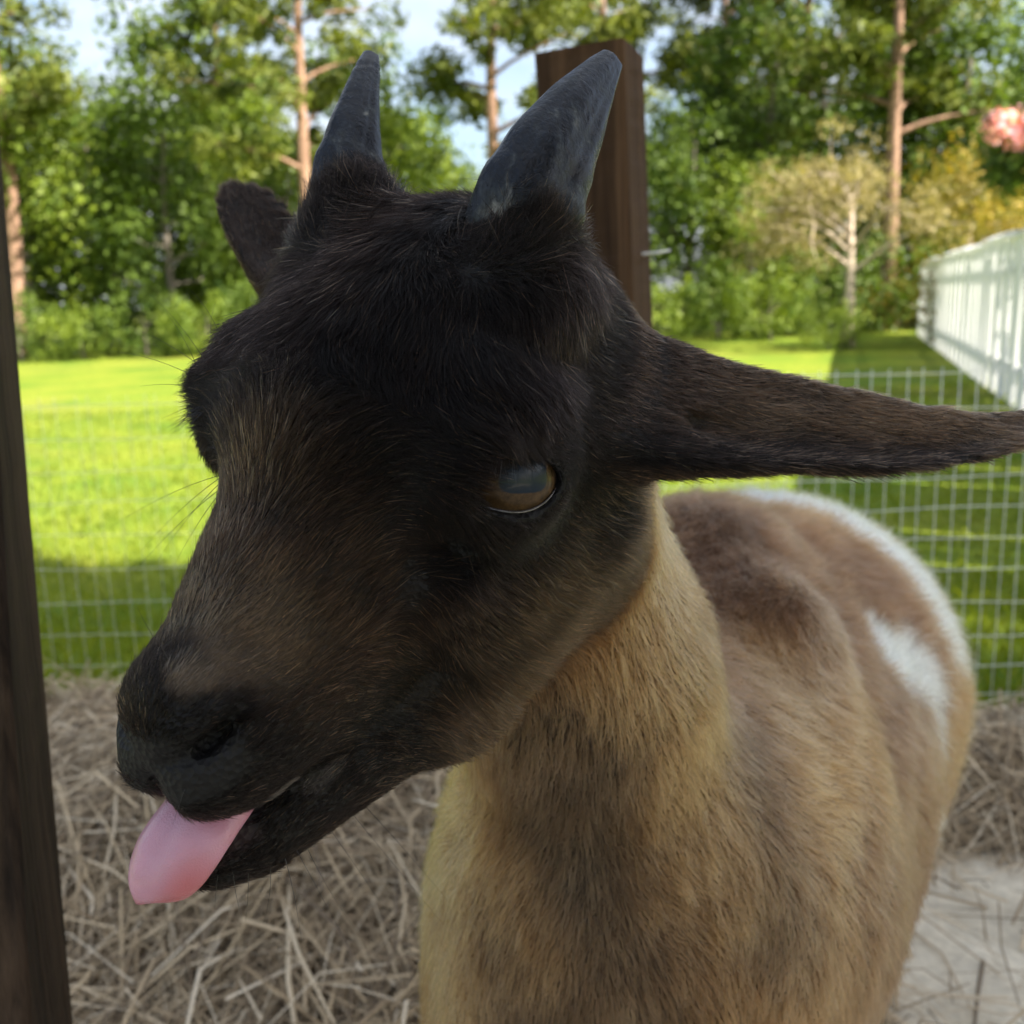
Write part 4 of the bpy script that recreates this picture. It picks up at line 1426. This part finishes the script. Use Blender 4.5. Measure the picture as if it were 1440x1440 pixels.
    flay(ear1 * sstep(.004, .012, low) * .3, C_BROWN * 1.6)
    flay(ear2 * .5, C_BROWN * .8)
    c = c * (1 - head[:, None]) + face * head[:, None]
    return c


def bare(P, f, r, u):
    """1 where no hair grows: nose pad, lips' inside, lids"""
    e = np.zeros(len(P))
    e = np.maximum(e, sstep(9.55, 9.9, f) * (1 - sstep(1.95, 2.4, r)) * sstep(-2.55, -2.15, u) * (1 - sstep(-1.2, -.75, u)))
    e = np.maximum(e, sstep(10.3, 10.9, f) * sstep(-4.9, -4.6, u) * (1 - sstep(-3.55, -3.3, u)) * (1 - sstep(1.9, 2.3, r)))
    return e


head_v, e1_v, e2_v = region(GV)
sc_ = coat(GV, head_v, e1_v, e2_v)
hv = to_head(GV)
bare_v = bare(GV, hv[:, 0], np.abs(hv[:, 1]), hv[:, 2])
nose_c = np.array([.0055, .0050, .0056])
skc = (sc_ * 0.40) * (1 - bare_v[:, None]) + nose_c * bare_v[:, None]
mouth_in = (sstep(10.3, 10.9, hv[:, 0]) * (hv[:, 2] > -4.9) * (hv[:, 2] < -3.4) * (np.abs(hv[:, 1]) < 1.8))[:, None]
skc = skc * (1 - mouth_in) + np.array([.020, .010, .011]) * mouth_in
a_ = skin_me.attributes.new('skin', 'FLOAT_COLOR', 'POINT')
a_.data.foreach_set('color', np.concatenate([skc, np.ones((len(GV), 1))], 1).astype(np.float32).ravel())


def grow(name, N, seed, zone, width, lab=None, far_keep=0.35):
    """N strands on the skin; zone(head, ear) -> relative density"""
    g = np.random.default_rng(seed)
    tri = np.concatenate([GQ[:, [0, 1, 2]], GQ[:, [0, 2, 3]]])
    p0, p1, p2 = GV[tri[:, 0]], GV[tri[:, 1]], GV[tri[:, 2]]
    area = 0.5 * np.linalg.norm(np.cross(p1 - p0, p2 - p0), axis=1)
    hd = head_v[tri].mean(1); e1 = np.maximum(e1_v, e2_v)[tri].mean(1)
    cen = (p0 + p1 + p2) / 3
    nn = VN[tri].mean(1)
    facing = ((CAM - cen) * nn).sum(1) / np.linalg.norm(CAM - cen, axis=1)
    w = area * zone(hd, e1) * np.where(facing > -0.25, 1.0, far_keep) * np.where(cen[:, 2] < .28, .3, 1.0)
    w *= 1 - np.clip(bare_v[tri].mean(1) * 1.2, 0, 1)
    pick = g.choice(len(tri), N, p=w / w.sum())
    b1, b2 = g.random(N), g.random(N)
    sw = b1 + b2 > 1; b1[sw] = 1 - b1[sw]; b2[sw] = 1 - b2[sw]
    b0 = 1 - b1 - b2
    t3 = tri[pick]
    P = GV[t3[:, 0]] * b0[:, None] + GV[t3[:, 1]] * b1[:, None] + GV[t3[:, 2]] * b2[:, None]
    Nn = VN[t3[:, 0]] * b0[:, None] + VN[t3[:, 1]] * b1[:, None] + VN[t3[:, 2]] * b2[:, None]
    Nn /= np.linalg.norm(Nn, axis=1)[:, None]
    head = head_v[t3].mean(1); er1 = e1_v[t3].mean(1); er2 = e2_v[t3].mean(1)
    h = to_head(P); f, r, u = h[:, 0], h[:, 1], h[:, 2]; ar = np.abs(r)
    # keep the eye openings free
    for s in (1, -1):
        c, n_, ax, v = eye_cut(s)
        q = (P - c) * 100
        x, y, z = q @ ax - .10, q @ v + .04, q @ n_
        inside = (z > 0) & (np.maximum(np.sqrt((np.where(x > 0, x * .78, x * .94)) ** 2 + (y + .62) ** 2), np.sqrt((np.where(x > 0, x * .78, x * .94)) ** 2 + (y - .66) ** 2)) < 1.48)
        head = np.where(inside, -1, head)
    ok = head > -0.5
    P, Nn, head, er1, er2, f, r, u, ar = P[ok], Nn[ok], head[ok], er1[ok], er2[ok], f[ok], r[ok], u[ok], ar[ok]
    n = len(P)
    # --- direction the coat lies
    sg = np.sign(r)
    a = sstep(0.6, 3.4, f)
    side = sstep(2.4, 4.2, ar) * (1 - .6 * sstep(0.0, 1.5, u)) + sstep(-1.5, -3.5, u)
    side = np.clip(side, 0, 1) * (1 - sstep(6.5, 9.0, f) * .6)
    df = (1 - a) * 1.0 - a * 1.0; dr = sg * (0.35 + 0.75 * np.exp(-((f - 1.9) / 1.1) ** 2)) * sstep(0.0, 1.2, ar); du = np.zeros(n)
    df = df * (1 - side) - 0.55 * side; dr = dr * (1 - side); du = -1.0 * side * (1 - .6 * sstep(4, 7, f))
    back = sstep(-3.0, -5.5, f)
    df = df - 0.0 * back
    Dh = np.stack([df, dr, du], 1) @ HR.T
    ear_ax1 = (EARL[8] - EARL[2]); ear_ax1 = ear_ax1 / np.linalg.norm(ear_ax1)
    ear_ax2 = (EARR[5] - EARR[1]); ear_ax2 = ear_ax2 / np.linalg.norm(ear_ax2)
    Dh = Dh * (1 - er1 - er2)[:, None] + (ear_ax1 - UP * .25) * er1[:, None] + ear_ax2 * er2[:, None]
    # fur sweeps up the foot of each horn
    hd_ = HR @ np.array([-.85, 0, .52])
    bx = np.abs(ar - 3.0); boss = .7 * sstep(2.3, 1.2, bx) * sstep(2.2, 3.3, u - .35 * (f + 4.0)) * (1 - er1) * (1 - er2)
    Dh = Dh * (1 - boss)[:, None] + hd_ * boss[:, None]
    along = np.clip(((P - SH) @ BODY_AX + .02) / .22, 0, 1)
    Db = np.array([0, 0, -1.0]) * (1 - .45 * along)[:, None] + BODY_AX * (.15 + .75 * along)[:, None]
    D = Dh * head[:, None] + Db * (1 - head)[:, None]
    fr = 60.0
    wx = np.stack([wob(P, fr, 11), wob(P, fr, 12), wob(P, fr, 13)], 1)
    wx2 = np.stack([wob(P, 420, 14), wob(P, 420, 15), wob(P, 420, 16)], 1)
    D = D + wx * (0.13 + .34 * (1 - head))[:, None] + wx2 * 0.16 + g.normal(size=(n, 3)) * (0.10 + .10 * (1 - head))[:, None]
    D = D - Nn * (D * Nn).sum(1)[:, None]
    D /= np.linalg.norm(D, axis=1)[:, None] + 1e-9
    # --- length
    fore = sstep(2.2, -1.0, f) * sstep(-.5, 1.6, u) * (1 - np.maximum(er1, er2))
    Lh = .0052 + .0035 * sstep(8, 4, f) + .0042 * fore * sstep(1.6, -2.0, f) + .0035 * sstep(-2.5, -6, u) * sstep(7, 3, f)
    Lh = Lh * (1 - .15 * sstep(7.8, 9.2, f))
    dist_eye = np.minimum(np.linalg.norm(h_ := (np.stack([f, ar, u], 1) - np.array(EYE_C)), axis=1), 9)
    Lh = Lh * (0.38 + .62 * sstep(1.3, 2.6, dist_eye))
    Le = .0062
    er = np.maximum(er1, er2)
    Lh = Lh * (1 - er) + Le * er
    low = np.zeros(n)
    e_t = (P - EARL[2]) @ (EARL[7] - EARL[2]) / np.linalg.norm(EARL[7] - EARL[2]) ** 2
    lowd = ((P - (EARL[2] + np.clip(e_t, 0, 1.2)[:, None] * (EARL[7] - EARL[2]))) @ UP)
    fringe = er1 * sstep(-.009, -.014, lowd)
    Lh = Lh + fringe * .004
    Lb = .0115 + .0115 * along
    L = Lh * head + Lb * (1 - head)
    L = L * g.uniform(.6, 1.15, n) * (1 + .18 * wob(P, 300, 21))
    # --- lift away from the skin
    lift = np.radians(12 + 22 * (1 - head) + 8 * fringe) * g.uniform(.6, 1.5, n)
    K = 5
    t = np.linspace(0, 1, K)
    # clumps: tips lean to a shared centre
    ncl = max(60, n // 14)
    ci = g.choice(n, ncl, replace=False)
    kd = kdtree.KDTree(ncl)
    for i, j in enumerate(ci): kd.insert(P[j], i)
    kd.balance()
    near = np.fromiter((kd.find(p)[1] for p in P), np.int64, n)
    cj = ci[near]
    cl = (0.42 + .0 * (1 - head)) * g.uniform(.2, 1.0, n)
    pts = np.zeros((n, K, 3))
    bend = g.normal(size=(n, 3)) * .10
    for k, s in enumerate(t):
        ang = lift * (1.35 - 1.0 * s)
        up_ = np.sin(lift)[:, None] * (s - .42 * s * s)
        pts[:, k] = P - Nn * .0004 + L[:, None] * (D * (s * np.cos(lift * .7)[:, None]) + Nn * up_ + bend * s * s)
    Pc = P[cj]
    tipc = Pc + L[:, None] * (D[cj] * np.cos(lift[cj] * .7)[:, None] + Nn[cj] * (np.sin(lift[cj]) * .58)[:, None])
    for k, s in enumerate(t):
        w_ = (cl * s ** 1.6)[:, None]
        goal = Pc + (tipc - Pc) * s
        mv = goal - pts[:, k]
        pts[:, k] += mv * w_
    # --- colour along each strand
    base = coat(P, head, er1, er2)
    wv = g.normal(size=n)
    vary = np.exp(.28 * wv + .22 * wob(P, 240, 31))[:, None]
    dark_face = (head > .5) & (base.mean(1) < .06)
    glint = np.where(dark_face & (g.random(n) < .10), 2.8, 1.0)[:, None]
    # pale guard hairs on cheek, jaw and nose, among the dark
    gp = np.clip(.045 + .15 * sstep(-1.8, -4.5, u) * sstep(7.5, 5.0, f) + .14 * sstep(2.5, 5, f) * sstep(9, 7.5, f) + .10 * er1 * sstep(-.004, .004, lowd), 0, 1) * (head > .5) * sstep(1.4, 2.6, dist_eye)
    gm_ = (g.random(n) < gp)[:, None]
    gc = np.array([.115, .066, .036]) * np.exp(.45 * g.normal(size=n))[:, None]
    base = np.where(gm_, np.maximum(base, gc), base)
    base = np.clip(base * vary * glint, .0010, .95)
    colr = np.zeros((n, K, 4), np.float32); colr[..., 3] = 1
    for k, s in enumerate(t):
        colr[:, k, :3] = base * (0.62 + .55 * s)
    cu = bpy.data.hair_curves.new(name)
    cu.add_curves([K] * n)
    cu.attributes['position'].data.foreach_set('vector', pts.astype(np.float32).ravel())
    ra = cu.attributes.get('radius') or cu.attributes.new('radius', 'FLOAT', 'POINT')
    wd = (width[0] * head + width[1] * (1 - head)) * g.uniform(.7, 1.2, n)
    rr = wd[:, None] * (1 - .82 * t[None, :] ** 1.5)
    ra.data.foreach_set('value', rr.astype(np.float32).ravel())
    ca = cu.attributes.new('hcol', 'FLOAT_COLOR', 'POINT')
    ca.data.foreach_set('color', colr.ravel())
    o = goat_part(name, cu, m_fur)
    o['kind'] = 'stuff'
    return o


m_fur = bpy.data.materials.new('fur'); m_fur.use_nodes = True
nt = m_fur.node_tree; nt.nodes.clear()
out = nt.nodes.new('ShaderNodeOutputMaterial')
hb = nt.nodes.new('ShaderNodeBsdfHairPrincipled')
hb.model = 'CHIANG'
hb.parametrization = 'COLOR'
att = nt.nodes.new('ShaderNodeAttribute'); att.attribute_name = 'hcol'
nt.links.new(att.outputs['Color'], hb.inputs['Color'])
hb.inputs['IOR'].default_value = 1.22
hb.inputs['Roughness'].default_value = 0.36
hb.inputs['Radial Roughness'].default_value = 0.55
nt.links.new(hb.outputs[0], out.inputs['Surface'])

grow('head_fur', N_HEADFUR, 101, lambda hd, er: np.where(hd > .5, 1.0 + .0 * er, 0.0), (.000095, .00014))
grow('body_fur', N_BODYFUR, 102, lambda hd, er: np.where(hd > .5, 0.0, 1.0), (.00012, .00014))

# --- long single hairs: brows, whiskers under the chin
mb = MB()
gw = np.random.default_rng(5)


def whisker(p, d, L, droop=0.25, rad=.00009):
    d = np.asarray(d, float); d /= np.linalg.norm(d)
    side = np.cross(d, [0, 0, 1.0]); side /= np.linalg.norm(side) + 1e-9
    k = gw.normal() * .12
    pts = [np.asarray(p) + d * L * s + np.array([0, 0, -1]) * droop * L * s * s + side * k * L * s * s for s in np.linspace(0, 1, 8)]
    mb.tube(pts, rad * np.linspace(1, .2, 8), 4, False)


m_wh, nt, b = new_mat('whisker_hair'); b.inputs['Base Color'].default_value = (.012, .010, .009, 1); b.inputs['Roughness'].default_value = .4
for px, py, dx, dy, L in ((286, 505, -.5, -.85, .030), (282, 515, -.8, -.6, .028), (276, 530, -.9, -.45, .034), (280, 520, -.35, -.9, .022), (290, 490, -.2, -1, .02),
                          (300, 470, -.35, -.9, .02), (274, 545, -1, -.15, .016), (296, 665, -.95, .25, .030), (297, 672, -.8, .55, .026), (298, 678, -.7, .7, .024),
                          (298, 684, -.75, .6, .030), (296, 690, -.6, .75, .02), (294, 630, -1, 0, .006), (296, 634, -1, .1, .006)):
    whisker(surf(px, py), RIGHT * dx - UP * dy + FWD * gw.normal() * .2, L, .18)
for _ in range(26):                                                   # lashes of the far eye
    x = 268 + gw.random() * 14
    whisker(surf(x + 6, 568 + gw.random() * 14), RIGHT * (-.75 + .2 * gw.normal()) - UP * (.65 + .2 * gw.normal()) - FWD * .2, .006 + .005 * gw.random(), .0, .00008)
for i in range(30):                                                   # lashes of the near eye
    x = 700 + i * 3.2
    y = 668 - 12 * math.sin(math.pi * (x - 690) / 110)
    whisker(surf(x, y - 6), RIGHT * (.1 + .004 * (x - 740)) - UP * (.15 + .15 * gw.normal()) - FWD * .8, .006 + .004 * gw.random(), .45, .00008)
for px, py, dx, dy, L in ((400, 1215, .30, .95, .022), (430, 1200, .45, .9, .028), (380, 1225, .1, 1, .014), (350, 1235, .05, 1, .012), (470, 1180, .6, .8, .034), (500, 1160, .65, .75, .038),
                          (520, 1150, .7, .7, .034), (415, 1205, .5, .85, .03), (310, 1240, -.1, 1, .009), (330, 1240, .1, 1, .011), (213, 905, -.5, -.85, .010), (255, 1120, -.3, .9, .008), (240, 945, -.4, -.9, .008)):
    whisker(surf(px, py - 8), RIGHT * dx - UP * dy - FWD * .1, L, .05)
wo = mb.build('whiskers', m_wh, None)
wo.parent = goat; wo.matrix_parent_inverse = Matrix.Translation(-Vector(goat.location))
wo['kind'] = 'stuff'
